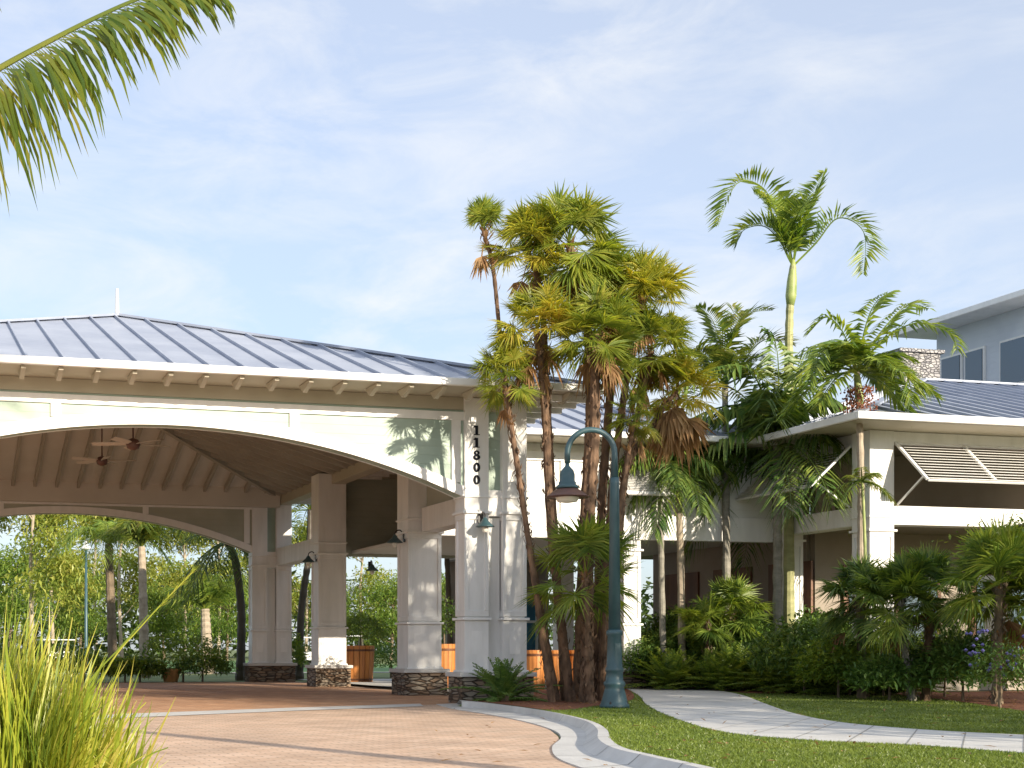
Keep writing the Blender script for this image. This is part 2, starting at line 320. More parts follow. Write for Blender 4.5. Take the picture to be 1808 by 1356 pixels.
sheet('far_lawn', [(-60, 62), (30, 62), (30, 120), (-60, 120)], .0, 'far_lawn', label='bright green lawn beyond the canopy')
sheet('cart_path', [(-60, 58), (30, 60), (30, 61.2), (-60, 59.4)], .004, 'concrete', label='pale path beyond the canopy')

# ---------------------------------------------------------------- porte cochere
YF, YB = 25.45, 43.46
XR0, XR1, XR = 10.1, 10.6, 11.39   # pilaster A, right edge of the cluster
XC = 4.38
def mirror(x): return 2 * XC - x
XL = mirror(XR)
EX0, EX1, EY0, EY1 = mirror(12.45), 12.45, YF - 1.05, YB + .5 + 1.05
ZS, ZE, PITCH = 5.88, 5.99, .335
def hip_roof(name, x0, x1, y0, y1, ze, pitch, spacing, parent, ridge_cap=True, faces='SNWE', off=0):
    """hip roof with standing seams; returns ridge ends"""
    w, d = x1 - x0, y1 - y0; h = min(w, d) / 2
    if d > w: ra, rb = Vector(((x0 + x1) / 2, y0 + h, ze + h * pitch)), Vector(((x0 + x1) / 2, y1 - h, ze + h * pitch))
    else: ra, rb = Vector((x0 + h, (y0 + y1) / 2, ze + h * pitch)), Vector((x1 - h, (y0 + y1) / 2, ze + h * pitch))
    c = [Vector((x0, y0, ze)), Vector((x1, y0, ze)), Vector((x1, y1, ze)), Vector((x0, y1, ze))]
    mb = MB()
    if d > w: mb.add([*c, ra, rb], [(0, 1, 4), (1, 2, 5, 4), (2, 3, 5), (3, 0, 4, 5)])
    else: mb.add([*c, ra, rb], [(0, 1, 5, 4), (1, 2, 5), (2, 3, 4, 5), (3, 0, 4)])
    def rise(a, b): mb.bar(a, b, .04, .075)
    k = int(w / spacing)
    for i in range(1, k + 1):
        x = x0 + off + i * spacing
        if x > x1 - .1: break
        t = min(x - x0, x1 - x, h)
        for yy, sg in ((y0, 1), (y1, -1)):
            rise((x, yy, ze + .02), (x, yy + sg * t, ze + t * pitch + .02))
    for i in range(1, int(d / spacing) + 1):
        y = y0 + i * spacing
        if y > y1 - .1: break
        t = min(y - y0, y1 - y, h)
        for xx, sg in ((x0, 1), (x1, -1)):
            rise((xx, y, ze + .02), (xx + sg * t, y, ze + t * pitch + .02))
    o = mb.build(name, 'metal_roof', parent)
    if ridge_cap:
        cp = MB()
        ends = [(c[0], ra), (c[1], ra if d > w else rb), (c[2], rb), (c[3], rb if d > w else ra)] + [(ra, rb)]
        for a, b in ends: cp.bar(Vector(a) + Vector((0, 0, .035)), Vector(b) + Vector((0, 0, .035)), .24, .05)
        cp.build('ridge_cap', 'metal_roof', o)
    return o, ra, rb
def fascia(x0, x1, y0, y1, z0, z1, parent, t=.10, name='gutter', mat='paint_trim'):
    mb = MB(); mb.box(x0 - t, x1 + t, y0 - t, y0, z0, z1); mb.box(x0 - t, x1 + t, y1, y1 + t, z0, z1)
    mb.box(x0 - t, x0, y0, y1, z0, z1); mb.box(x1, x1 + t, y0, y1, z0, z1)
    return mb.build(name, mat, parent, bevel=.02)
def ring(x0, x1, y0, y1, X0, X1, Y0, Y1, z0, z1, mb):
    mb.box(x0, x1, y0, Y0, z0, z1); mb.box(x0, x1, Y1, y1, z0, z1); mb.box(x0, X0, Y0, Y1, z0, z1); mb.box(X1, x1, Y0, Y1, z0, z1)

pc = thing('porte_cochere', 'large white entrance canopy with arched front, stone column bases and blue hip roof', 'canopy', (XC, YF, 0))
pcl = Vector((XC, YF, 0))
def rel(o, root=pc):
    o.matrix_parent_inverse = Matrix.Translation(-Vector(root.location)); return o
def B(mb, name, mat, parent=pc, **k):
    o = mb.build(name, mat, parent, **k)
    if parent.type == 'EMPTY': rel(o, parent)
    return o
ro, ra, rb = hip_roof('roof', EX0, EX1, EY0, EY1, ZE, PITCH, .635, pc, off=.35); rel(ro)
rel(fascia(EX0, EX1, EY0, EY1, ZS, ZE + .03, pc))
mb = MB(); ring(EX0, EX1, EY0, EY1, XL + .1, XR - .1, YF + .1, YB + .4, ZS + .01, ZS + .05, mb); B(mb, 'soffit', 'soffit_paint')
for i in range(26):
    x = EX0 + .3 + i * .635
    if x > EX1 - .2: break
    for y0_, s in ((EY0, 1),): mb = MB(); mb.add([(x - .04, y0_ + s * .04, ZS), (x + .04, y0_ + s * .04, ZS), (x + .04, y0_ + s * .04, ZS - .05), (x - .04, y0_ + s * .04, ZS - .05), (x - .04, y0_ + s * .75, ZS), (x + .04, y0_ + s * .75, ZS), (x + .04, y0_ + s * .5, ZS - .16), (x - .04, y0_ + s * .5, ZS - .16)],
        [(0, 1, 2, 3), (3, 2, 6, 7), (7, 6, 5, 4), (0, 3, 7, 4), (1, 5, 6, 2)]); B(mb, 'rafter_tail', 'soffit_paint')
for i in range(32):
    y = EY0 + .4 + i * .635
    if y > EY1 - .3: break
    B(MB().box(EX1 - .85, EX1 - .04, y - .04, y + .04, ZS - .12, ZS), 'rafter_tail', 'paint_white')
# arched walls (front and back): outline from the arch up to the soffit
def arch_z(x, half, crown, spring): # segmental arch
    u = abs(x - XC) / half
    hh = crown - spring; r = (half * half + hh * hh) / (2 * hh)
    return crown - r + math.sqrt(max(r * r - (u * half) ** 2, 0))
def arch_wall(y0, y1, half, crown, spring, top, nm, mat, band=.2, proud=.035, sgn=-1):
    xs = [XC - half + 2 * half * i / 64 for i in range(65)]
    mb = MB(); v = []
    for x in xs:
        z = arch_z(x, half, crown, spring)
        v += [(x, y0, z), (x, y0, top), (x, y1, z), (x, y1, top)]
    fs = []
    for i in range(64):
        a, b = i * 4, i * 4 + 4
        fs += [(a, b, b + 1, a + 1), (a + 2, a + 3, b + 3, b + 2), (a, a + 2, b + 2, b)]
    mb.add(v, fs); w = B(mb, nm, mat)
    for (yy, s) in ((y0, -1), (y1, 1)):
        tb = MB(); v = []
        for x in xs:
            z = arch_z(x, half, crown, spring)
            v += [(x, yy + s * .002, z - .012), (x, yy + s * proud, z - .012), (x, yy + s * proud, z + band), (x, yy + s * .002, z + band)]
        fs = [(i * 4 + j, i * 4 + (j + 1) % 4, i * 4 + 4 + (j + 1) % 4, i * 4 + 4 + j) for i in range(64) for j in range(4)]
        tb.add(v, fs); tb.build('arch_trim', 'paint_trim', w)
    tb = MB()
    for x in (XC - 2.2 + .15, XC + 2.2 + .15, XC + half - .16, XC - half + .16):
        z = arch_z(x, half, crown, spring) + band + .004
        tb.box(x - .09, x + .09, y0 - proud - .004, y0 - .001, z, top - .2); tb.box(x - .09, x + .09, y1 + .001, y1 + proud + .004, z, top - .2)
    tb.box(XC - half, XC + half, y0 - proud - .01, y0 - .001, top - .2, top - .04); tb.box(XC - half, XC + half, y1 + .001, y1 + proud + .01, top - .2, top - .04)
    tb.build('wall_trim', 'paint_trim', w)
    return w
HALF = XR0 - XC
arch_wall(YF + .06, YF + .40, HALF, 5.14, 3.98, 5.64, 'front_wall', 'siding')
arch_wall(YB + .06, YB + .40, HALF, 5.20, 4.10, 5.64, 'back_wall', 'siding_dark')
mb = MB(); mb.box(XL + .02, XR - .02, YF + .05, YF + .42, 5.644, ZS + .005); mb.box(XL + .02, XR - .02, YB + .05, YB + .42, 5.644, ZS + .005)
mb.box(XR - .42, XR - .05, YF + .43, YB + .04, 5.6, ZS + .005); mb.box(XL + .05, XL + .42, YF + .43, YB + .04, 5.6, ZS + .005)
B(mb, 'frieze', 'soffit_paint')
# vaulted ceiling with exposed rafters + tie beam
cx0, cx1, cy0, cy1, zc = XL + .1, XR - .1, YF + .2, YB + .3, 5.92
mb = MB(); h = (cx1 - cx0) / 2; A = [(cx0, cy0, zc), (cx1, cy0, zc), (cx1, cy1, zc), (cx0, cy1, zc), (XC, cy0 + h, zc + h * PITCH * .9), (XC, cy1 - h, zc + h * PITCH * .9)]
mb.add(A, [(0, 4, 1), (1, 4, 5, 2), (2, 5, 3), (3, 5, 4, 0)]); ce = B(mb, 'ceiling', 'ceiling_paint')
mb = MB()
for i in range(1, 22):
    x = cx0 + i * .65
    if x > cx1 - .2: break
    t = min(x - cx0, cx1 - x)
    for yy, s in ((cy0, 1), (cy1, -1)): mb.bar((x, yy, zc - .09), (x, yy + s * t, zc - .09 + t * PITCH * .9), .09, .17)
for i in range(1, 28):
    y = cy0 + i * .65
    if y > cy1 - .2: break
    t = min(y - cy0, cy1 - y, h)
    for xx, s in ((cx0, 1), (cx1, -1)): mb.bar((xx, y, zc - .09), (xx + s * t, y, zc - .09 + t * PITCH * .9), .09, .17)
for a, b in ((0, 4), (1, 4), (2, 5), (3, 5), (4, 5)): mb.bar(Vector(A[a]) - Vector((0, 0, .12)), Vector(A[b]) - Vector((0, 0, .12)), .14, .24)
mb.build('rafters', 'rafter_paint', ce)
B(MB().box(XL + .45, XR - .45, YB - .30, YB - .02, 5.50, 6.12), 'tie_beam', 'beam_paint'); B(MB().box(XL + .45, XR - .45, YF + .46, YF + .70, 5.58, 6.05), 'tie_beam', 'beam_paint')
# columns: shaft with panel, neck mouldings and stone foot
def column(x0, x1, y0, y1, top, parent, sb=True, cap=3.68, stone_x=None, midz=1.63, pan=True, sz=.60):
    c = MB(); c.box(x0 + .03, x1 - .03, y0 + .03, y1 - .03, sz, top)
    c.box(x0, x1, y0, y1, sz, midz - .03); c.box(x0, x1, y0, y1, midz + .03 + .02, midz + .16)
    # corner stiles leave a recessed panel above the mid moulding
    for xa, xb in ((x0, x0 + .085), (x1 - .085, x1)):
        for ya, yb in ((y0, y0 + .085), (y1 - .085, y1)): c.box(xa, xb, ya, yb, midz + .16, cap - .14)
    c.box(x0, x1, y0, y1, cap - .14, top)
    o = c.build('column', 'paint_white', parent, bevel=.008); rel(o, parent) if parent.type == 'EMPTY' else None
    for z, hh, e in ((midz, .05, .045), (cap, .05, .05), (cap + .30, .035, .03), (sz + .02, .04, .03)):
        MB().box(x0 - e, x1 + e, y0 - e, y1 + e, z - hh / 2, z + hh / 2).build('moulding', 'paint_trim', o, bevel=.008)
    MB().box(x0 + .14, x1 - .14, y0 - .006, y0 - .0005, sz + .35, sz + .80).build('inset_panel', 'paint_trim', o)
    return o
def stone_foot(x0, x1, y0, y1, parent, z=.60):
    s = MB(); s.box(x0, x1, y0, y1, 0, z - .085); o = s.build('stone_base', 'ledge_stone', parent); 
    s = MB(); s.box(x0 - .05, x1 + .05, y0 - .05, y1 + .05, z - .085, z); s.build('cap_stone', 'concrete', o, bevel=.01)
    if parent.type == 'EMPTY': rel(o, parent)
    return o
for sx in (1, -1):
    m_ = (lambda a, b: (a, b)) if sx == 1 else (lambda a, b: (mirror(b), mirror(a)))
    for yy in (YF, YB):
        a, b = m_(XR0, XR1); column(a, b, yy, yy + .5, ZS, pc)
        a, b = m_(XR1 + .29, XR); column(a, b, yy, yy + .5, ZS, pc)
        a, b = m_(XR0 - .1, XR + .1); stone_foot(a, b, yy - .1, yy + .6, pc)
        # panel joining the pair
        w = MB(); a, b = m_(XR1 + .001, XR1 + .289)
        w.box(a, b, yy + .14, yy + .36, 3.98, ZS); wp = B(w, 'panel', 'siding')
        w = MB(); w.box(a, b, yy + .16, yy + .34, .6, 3.6); w.build('recess', 'paint_white', wp)
        w = MB(); w.box(a + .002, b - .002, yy + .05, yy + .45, 3.62, 3.98); w.box(a + .002, b - .002, yy + .05, yy + .139, 3.984, 4.12); w.build('panel_trim', 'paint_trim', wp)
    for yy in (30.1, 37.5):
        a, b = m_(XR - .80, XR); column(a, b, yy, yy + .45 + .3, ZS, pc); stone_foot(a - .1, b + .1, yy - .1, yy + .85, pc)
    for ya, yb in ((YF + .56, 30.04), (38.31, YB - .06)):
        w = MB(); a, b = m_(XR - .50, XR - .06); w.box(a, b, ya, yb, 3.68, 4.22); B(w, 'beam', 'paint_white', bevel=.01)
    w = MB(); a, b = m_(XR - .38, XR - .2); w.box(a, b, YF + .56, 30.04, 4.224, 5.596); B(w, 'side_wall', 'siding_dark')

# house numbers, serif digits built from strokes
def oval(mb, cx, cz, w, h, t, y0, y1, n=28):
    v = []
    for i in range(n):
        a = 2 * math.pi * i / n; ca, sa = math.cos(a), math.sin(a)
        v += [(cx + w / 2 * ca, y0, cz + h / 2 * sa), (cx + (w / 2 - t) * ca, y0, cz + (h / 2 - t * .72) * sa), (cx + w / 2 * ca, y1, cz + h / 2 * sa), (cx + (w / 2 - t) * ca, y1, cz + (h / 2 - t * .72) * sa)]
    fs = []
    for i in range(n):
        a, b = i * 4, ((i + 1) % n) * 4
        fs += [(a, a + 1, b + 1, b), (a + 2, b + 2, b + 3, a + 3), (a, b, b + 2, a + 2), (a + 1, a + 3, b + 3, b + 1)]
    mb.add(v, fs)
dz = [atY(838, y, YF).z for y in (759.5, 781.5, 803.5, 825, 847)]
for ch, z in zip('11800', dz):
    m = MB(); cx = 10.345; y0, y1 = YF - .018, YF + .002
    if ch == '1': m.box(cx - .026, cx + .026, y0, y1, z - .078, z + .09); m.box(cx - .06, cx + .06, y0 + .001, y1, z - .092, z - .0781); m.add([(cx - .0221, y0, z + .098), (cx - .0221, y0, z + .05), (cx - .062, y0, z + .052), (cx - .062, y0, z + .066), (cx - .0221, y1, z + .098), (cx - .0221, y1, z + .05), (cx - .062, y1, z + .052), (cx - .062, y1, z + .066)], [(0, 3, 2, 1), (4, 5, 6, 7), (0, 4, 7, 3), (3, 7, 6, 2), (2, 6, 5, 1)])
    elif ch == '8': oval(m, cx, z + .044, .115, .092, .038, y0, y1); oval(m, cx, z - .040, .14, .108, .046, y0 - .001, y1)
    else: oval(m, cx, z, .135, .185, .048, y0, y1)
    B(m, 'house_number', 'digit_black')

tag((lambda o: o)(B(MB().tube([(0, 0, 0), (0, 0, .02)], [.0, .0]) if False else MB().tube([(XC, 32.6, 8.7), (XC, 32.6, 9.35)], [.05, .035], 8), 'finial', 'cart_white')))

# ---------------------------------------------------------------- ceiling fans
def fan_thing(x, y, z, label, rot):
    t = thing('ceiling_fan', label, 'ceiling fan', (x, y, z), rot, 'ceiling fans under the canopy')
    m = MB(); m.lathe([(.02, .0), (.02, 1.1)], n=8); m.build('rod', 'lamp_brown', t)
    m = MB(); m.lathe([(.04, -.16), (.13, -.12), (.16, -.02), (.12, .06), (.03, .1)], n=16); m.build('motor', 'lamp_brown', t, smooth=True)
    for i in range(5):
        a = 2 * math.pi * i / 5; ca, sa = math.cos(a), math.sin(a)
        m = MB(); v = []
        for r, w in ((.15, .05), (.3, .08), (.8, .10), (.9, .06)):
            for s in (-1, 1): v.append((ca * r - sa * w * s, sa * r + ca * w * s, s * .02 - .02))
        v += [(p[0], p[1], p[2] + .012) for p in v]
        m.add(v, [(0, 1, 3, 2), (2, 3, 5, 4), (4, 5, 7, 6), (8, 10, 11, 9), (10, 12, 13, 11), (12, 14, 15, 13), (0, 2, 10, 8), (2, 4, 12, 10), (4, 6, 14, 12), (1, 9, 11, 3), (3, 11, 13, 5), (5, 13, 15, 7)]); m.build('blade', 'beam_paint', t)
    return t
p = atY(235, 782, 30.5); fan_thing(p.x, p.y, p.z, 'brown ceiling fan nearest the front arch of the canopy', .3)
p = atY(180, 812, 37.5); fan_thing(p.x, p.y, p.z, 'brown ceiling fan deeper under the canopy near the back beam', 1.0)

# ---------------------------------------------------------------- lanterns
def lantern(x, y, z, label, face=(0, -1)):
    t = thing('wall_lantern', label, 'lantern', (x, y, z), 0, 'lanterns on the canopy columns')
    fx, fy = face
    m = MB(); m.box(-.05 if fy else -.01, .05 if fy else .01, -.01 if fy else -.05, .01 if fy else .05, .05, .3); m.build('back_plate', 'dark_metal', t)
    m = MB(); m.tube(spline([(0, 0, .22), (fx * .1, fy * .1, .32), (fx * .2, fy * .2, .28), (fx * .22, fy * .22, .2)], 5), .014, 6); m.build('arm', 'dark_metal', t)
    c = (fx * .22, fy * .22, 0)
    m = MB(); m.lathe([(.01, .22), (.05, .18), (.07, .14), (.17, .05), (.185, .03), (.18, .03)], c, 18); m.build('shade', 'lamp_green', t, smooth=True)
    m = MB(); m.lathe([(.01, -.08), (.05, -.06), (.06, 0), (.05, .05)], c, 12); m.build('globe', 'lamp_glass', t, smooth=True)
lantern(10.42, YF - .02, 3.35, 'small lantern on the front of the column with the house numbers')
lantern(10.60, 30.4, 3.42, 'small lantern on the middle right canopy column, inner side', (-1, 0))
lantern(10.60, 37.8, 3.42, 'small lantern on the rear right canopy column, inner side', (-1, 0))
lantern(12.2, 37.9, 3.2, 'small lantern under the link roof behind the barrel planter')

# ---------------------------------------------------------------- link building
LX0, LX1, LS, LN = XR + .0, 20.16, 30.5, 38.0
lk = thing('link_building', 'white link wing with blue metal roof joining the canopy to the right pavilion', 'building', (15.8, LS, 0))
ro, a_, b_ = hip_roof('roof', LX0 - .6, LX1 + .6, LS - 1.1, LN + 1.1, 5.98, .335, .62, lk); rel(ro, lk)
# lift the roof clear of the canopy eave
rel(fascia(LX0 + 1.4, LX1 - .3, LS - 1.1, LN + 1.1, 5.86, 6.0, lk), lk)
mb = MB(); mb.box(LX0 + .02, LX1 - .02, LS + .02, LS + .28, 3.65, 5.85); B(mb, 'south_wall', 'siding_white', lk)
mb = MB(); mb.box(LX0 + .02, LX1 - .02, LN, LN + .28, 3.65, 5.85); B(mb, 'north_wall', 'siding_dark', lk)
mb = MB(); mb.box(LX0 + .03, LX1 - .03, LS - .03, LS + .018, 3.65, 4.22); mb.box(LX0 + .03, LX1 - .03, LS - .03, LS + .018, 5.45, 5.66)
for x in (12.6, 14.6, 16.6, 18.6): mb.box(x - .1, x + .1, LS - .025, LS + .017, 4.224, 5.446)
B(mb, 'wall_trim', 'paint_trim', lk)
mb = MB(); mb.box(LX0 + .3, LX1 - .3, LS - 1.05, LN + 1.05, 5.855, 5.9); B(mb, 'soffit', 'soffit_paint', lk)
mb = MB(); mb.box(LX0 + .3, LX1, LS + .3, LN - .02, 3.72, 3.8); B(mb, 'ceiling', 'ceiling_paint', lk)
for x in (16.15,): 
    rel(column(x, x + .45, LS - .02 + .05, LS + .48, 3.64, lk, cap=3.4, sz=.62), lk) if False else column(x, x + .45, LS + .03, LS + .48, 3.64, lk, cap=3.4, sz=.6); stone_foot(x - .08, x + .53, LS - .05, LS + .56, lk)
for x in (17.8,): column(x, x + .45, LN - .5, LN - .05, 3.64, lk, cap=3.4, sz=.6)
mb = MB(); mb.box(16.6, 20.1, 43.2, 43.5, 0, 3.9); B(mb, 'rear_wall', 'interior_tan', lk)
for x0 in (16.9, 18.4):
    g = MB(); g.box(x0, x0 + 1.3, 43.12, 43.19, .1, 2.9); o = B(g, 'door', 'paint_trim', lk)
    g = MB(); g.box(x0 + .12, x0 + 1.18, 43.08, 43.115, .35, 2.75); g.build('pane', 'door_blue', o)
    g = MB(); g.box(x0 + .62, x0 + .68, 43.05, 43.078, .35, 2.75); g.box(x0 + .12, x0 + 1.18, 43.05, 43.077, 1.9, 1.98); g.build('muntin', 'paint_trim', o)
mb = MB(); mb.box(16.5, 20.1, 38.3, 43.19, 3.9, 4.0); B(mb, 'rear_roof', 'interior_tan', lk)

def shutter(name, p0, p1, out, drop, label_mat, parent, n=18, strut=True):
    """bermuda shutter: hinged along p0-p1, swung out by vector out while falling drop"""
    p0, p1, out = Vector(p0), Vector(p1), Vector(out); d = (p1 - p0); L_ = d.length; d.normalize()
    fall = out - Vector((0, 0, drop)); fl = fall.length; fd = fall.normalized(); nrm = d.cross(fd).normalized()
    if nrm.z < 0: nrm = -nrm
    f = MB(); f.bar(p0, p0 + fall, .07, .045, nrm); f.bar(p1, p1 + fall, .07, .045, nrm); f.bar(p0, p1, .045, .07, fd); f.bar(p0 + fall, p1 + fall, .045, .08, fd)
    if L_ > 2: c = (p0 + p1) / 2; f.bar(c, c + fall, .07, .045, nrm)
    o = f.build(name, 'paint_trim', parent)
    if parent.type == 'EMPTY': rel(o, parent)
    s = MB()
    for i in range(n):
        q = p0 + fall * ((i + .5) / n); e = (fd * .8 + nrm * .45).normalized() * (fl / n * .92)
        a, b = q + d * .04, q + d * (L_ - .04); th = nrm * .008
        s.add([a - e, b - e, b + e, a + e, a - e + th, b - e + th, b + e + th, a + e + th], [(0, 1, 2, 3), (7, 6, 5, 4), (0, 4, 5, 1), (3, 2, 6, 7)])
    s.build('louvre', 'paint_white', o)
    if strut:
        s = MB(); q = p0 + fall * .88
        base = Vector((p0.x, p0.y, 0)) - d * 0
        s.bar(q + d * .03, Vector((p0.x, p0.y, p0.z - drop - .45)) + d * .03, .035, .035); s.build('strut', 'paint_trim', o); s = MB(); q2 = p1 + fall * .88
        s.bar(q2 - d * .03, Vector((p1.x, p1.y, p1.z - drop - .45)) - d * .03, .035, .035); s.build('strut', 'paint_trim', o)
    return o
for x in (11.9, 15.6): shutter('shutter', (x, LS - .05, 5.42), (x + 1.5, LS - .05, 5.42), (0, -.62, 0), .75, '', lk)

# ---------------------------------------------------------------- pavilion
PX0, PY0 = 20.16, 26.87
pv = thing('pavilion', 'white pavilion with tall corner column, tilted louvred shutters and blue metal roof at the right', 'building', (PX0, PY0, 0))
ro, a_, b_ = hip_roof('roof', PX0 - 1.15, 44, PY0 - 1.2, PY0 - 1.2 + 15.6, 5.98, .318, .60, pv); rel(ro, pv)
rel(fascia(PX0 - 1.15, 44, PY0 - 1.2, PY0 + 14.4, 5.86, 6.02, pv), pv)
mb = MB(); mb.box(PX0 - 1.1, 43.9, PY0 - 1.15, PY0 + 14.3, 5.865, 5.91); B(mb, 'soffit', 'soffit_paint', pv)
column(PX0, PX0 + .62, PY0, PY0 + .62, 5.86, pv, cap=3.66, sz=.6); stone_foot(PX0 - .1, PX0 + .72, PY0 - .1, PY0 + .72, pv)
for x in (27.2, 34.0): column(x, x + .62, PY0, PY0 + .62, 5.86, pv, cap=3.66, sz=.6)
column(PX0 + .02, PX0 + .46, LS - .54, LS - .1, 5.86, pv, cap=3.66, sz=.6)
mb = MB(); mb.box(PX0 + .625, 43, PY0 + .06, PY0 + .5, 3.80, 4.22); mb.box(PX0 + .06, PX0 + .5, PY0 + .625, 37, 3.80, 4.22)
mb.box(PX0 + .625, 43, PY0 + .06, PY0 + .5, 5.62, 5.859); mb.box(PX0 + .06, PX0 + .5, PY0 + .625, 37, 5.62, 5.859)
B(mb, 'beam', 'paint_white', pv, bevel=.01)
mb = MB(); mb.box(PX0 + .55, 43, PY0 + .55, PY0 + 14, 3.9, 4.0); B(mb, 'porch_ceiling', 'interior_tan', pv)
mb = MB(); mb.box(PX0 + 1.0, 43, PY0 + 3.4, PY0 + 3.6, 0, 5.85); iw = B(mb, 'inner_wall', 'interior_tan', pv)
for x0, w_ in ((21.9, .9), (23.4, 1.3), (25.6, 1.9), (28.5, 1.5)):
    g = MB(); g.box(x0, x0 + w_, PY0 + 3.3, PY0 + 3.395, .6, 3.1); o = g.build('door', 'wood_brown', iw)
    g = MB(); g.box(x0 + .14, x0 + w_ - .14, PY0 + 3.27, PY0 + 3.298, .9, 2.9); g.build('pane', 'window_glass', o)
mb = MB(); mb.box(PX0 + .9, PX0 + 1.0, PY0 + 3.61, 38, 0, 5.85); B(mb, 'west_inner_wall', 'interior_tan', pv)
for y0 in (28.6, 31.2, 33.8):
    g = MB(); g.box(PX0 + .84, PX0 + .895, y0 + 1.6, y0 + 3.4, .6, 3.2); B(g, 'window', 'wood_brown', pv)
for i, x0 in enumerate((PX0 + .68, PX0 + .68 + 3.55)): shutter('shutter', (x0, PY0 + .02, 5.60), (x0 + 3.5, PY0 + .02, 5.60), (0, -1.02, 0), .92, '', pv, n=13)
for i in range(2): y0 = PY0 + .7 + i * 1.9; shutter('shutter', (PX0 + .02, y0 + 1.8, 5.60), (PX0 + .02, y0, 5.60), (-1.02, 0, 0), .92, '', pv, n=13)

# ---------------------------------------------------------------- tall block + chimney
tb_ = thing('tall_block', 'upper storey block with deep eave and dark blue windows behind the pavilion roof', 'building', (32, 35, 0))
mb = MB(); mb.box(32, 46, 34.6, 39.3, 0, 11.3); wl_ = B(mb, 'wall', 'siding_grey', tb_)
mb = MB(); mb.box(31.0, 47, 33.5, 40.0, 11.305, 11.38); B(mb, 'soffit', 'paint_white', tb_)
ro, _, _ = hip_roof('roof', 31.0, 47, 33.5, 40.0, 11.42, .12, .6, tb_); rel(ro, tb_)
rel(fascia(31.0, 47, 33.5, 40.0, 11.3, 11.48, tb_), tb_)
for pa, pb in ((1664, 1701), (1706, 1741), (1768, 1850)):
    A1, A2 = atX(pa, 640, 32), atX(pb, 640, 32); z1 = 9.0; z0 = 10.45
    g = MB(); g.box(31.93, 31.998, A2.y, A1.y, z1, z0); o = g.build('window', 'paint_trim', wl_)
    g = MB(); g.box(31.90, 31.928, A2.y + .07, A1.y - .07, z1 + .07, z0 - .07); g.build('pane', 'window_glass', o)
ch = thing('chimney', 'stout grey stone chimney rising behind the palm between pavilion roof and tall block', 'chimney', (28.2, 37, 0))
p0, p1 = atY(1592, 600, 36), atY(1660, 600, 36)
mb = MB(); mb.box(p0.x, p1.x, 36, 37.2, 5, 9.85); B(mb, 'stack', 'chimney_stone', ch)
mb = MB(); mb.box(p0.x - .1, p1.x + .1, 35.92, 37.28, 9.85, 9.95); B(mb, 'cap', 'chimney_stone', ch)

# ---------------------------------------------------------------- lamp post
lp = gr(1085, 1250, LZ)
t = thing('street_lamp', 'teal gooseneck lamp post standing in the lawn before the palm clump', 'lamp post', (lp.x, lp.y, LZ)); t.scale = (.93, .93, .93)
m = MB(); m.lathe([(.255, 0), (.255, .05), (.235, .08), (.22, .12), (.175, .30), (.155, .36), (.185, .40), (.185, .44), (.15, .48), (.14, .62), (.155, .64), (.155, .68), (.135, .72), (.118, 1.25), (.14, 1.27), (.14, 1.33), (.11, 1.36)], n=28); m.build('base', 'lamp_green', t, smooth=True)
m = MB(); m.box(-.05, .05, -.125, -.11, .78, 1.12); m.build('access_door', 'lamp_green', t)
for i in range(4):
    a = .785 + i * 1.571; m = MB(); m.lathe([(.022, .05), (.022, .075), (.012, .10)], (math.cos(a) * .225, math.sin(a) * .225, .02), 6); m.build('bolt', 'dark_metal', t)
m = MB(); m.lathe([(.105, 1.30), (.08, 3.9), (.075, 4.0)], n=20); m.build('pole', 'lamp_green', t, smooth=True)
m = MB(); cR = .41
rdir = Vector((-_c, _s, 0))
pts = [Vector((0, 0, 3.95))] + [Vector((0, 0, 4.42)) + rdir * (cR - cR * math.cos(a)) + Vector((0, 0, cR * math.sin(a))) for a in [math.pi * i / 16 for i in range(17)]] + [rdir * (2 * cR) + Vector((0, 0, 4.25))]
m.tube(pts, [.07] + [.05] * 18, 12); m.build('arm', 'lamp_green', t, smooth=True)
hd = rdir * (2 * cR)
m = MB(); m.lathe([(.03, 4.28), (.04, 4.2), (.11, 4.12), (.13, 4.05), (.13, 3.93), (.15, 3.92), (.15, 3.88), (.18, 3.86), (.20, 3.84), (.20, 3.81)], hd, 24); m.build('housing', 'lamp_green', t, smooth=True)
m = MB(); m.lathe([(.13, 3.83), (.22, 3.78), (.34, 3.69), (.375, 3.66), (.365, 3.65), (.2, 3.70)], hd, 28); m.build('shade', 'lamp_brown', t, smooth=True)
m = MB(); m.lathe([(.05, 3.56), (.17, 3.58), (.21, 3.66), (.19, 3.70)], hd, 20); m.build('diffuser', 'lamp_glass', t, smooth=True)

# ---------------------------------------------------------------- barrel planters
def barrel(x, y, z, r, h, label):
    t = thing('barrel_planter', label, 'planter', (x, y, z), random.random(), 'wooden barrel planters')
    m = MB(); n = 18
    for i in range(n):
        a0, a1 = 2 * math.pi * (i + .05) / n, 2 * math.pi * (i + .95) / n; v = []
        for zz, rr in ((0, r * .86), (h * .5, r * .95), (h, r)):
            v += [(math.cos(a) * q, math.sin(a) * q, zz) for a in (a0, a1) for q in (rr, rr - .03)]
        m.add(v, [(0, 2, 6, 4), (4, 6, 10, 8), (1, 5, 7, 3), (5, 9, 11, 7), (8, 10, 11, 9), (0, 4, 5, 1), (4, 8, 9, 5), (2, 3, 7, 6), (6, 7, 11, 10)])
    m.build('staves', 'barrel_wood', t)
    for zz in (h * .12, h * .88):
        rr = r * (.86 + .14 * zz / h) + .006; MB().tube([(0, 0, zz - .03), (0, 0, zz + .03)], [rr, rr + .006], 32, cap=False).build('hoop', 'wood_brown', t)
    m = MB(); m.lathe([(r * .9, h - .12), (r * .5, h - .08), (.01, h - .06)], n=16); m.build('soil', 'mulch', t)
    return t
BARRELS = []
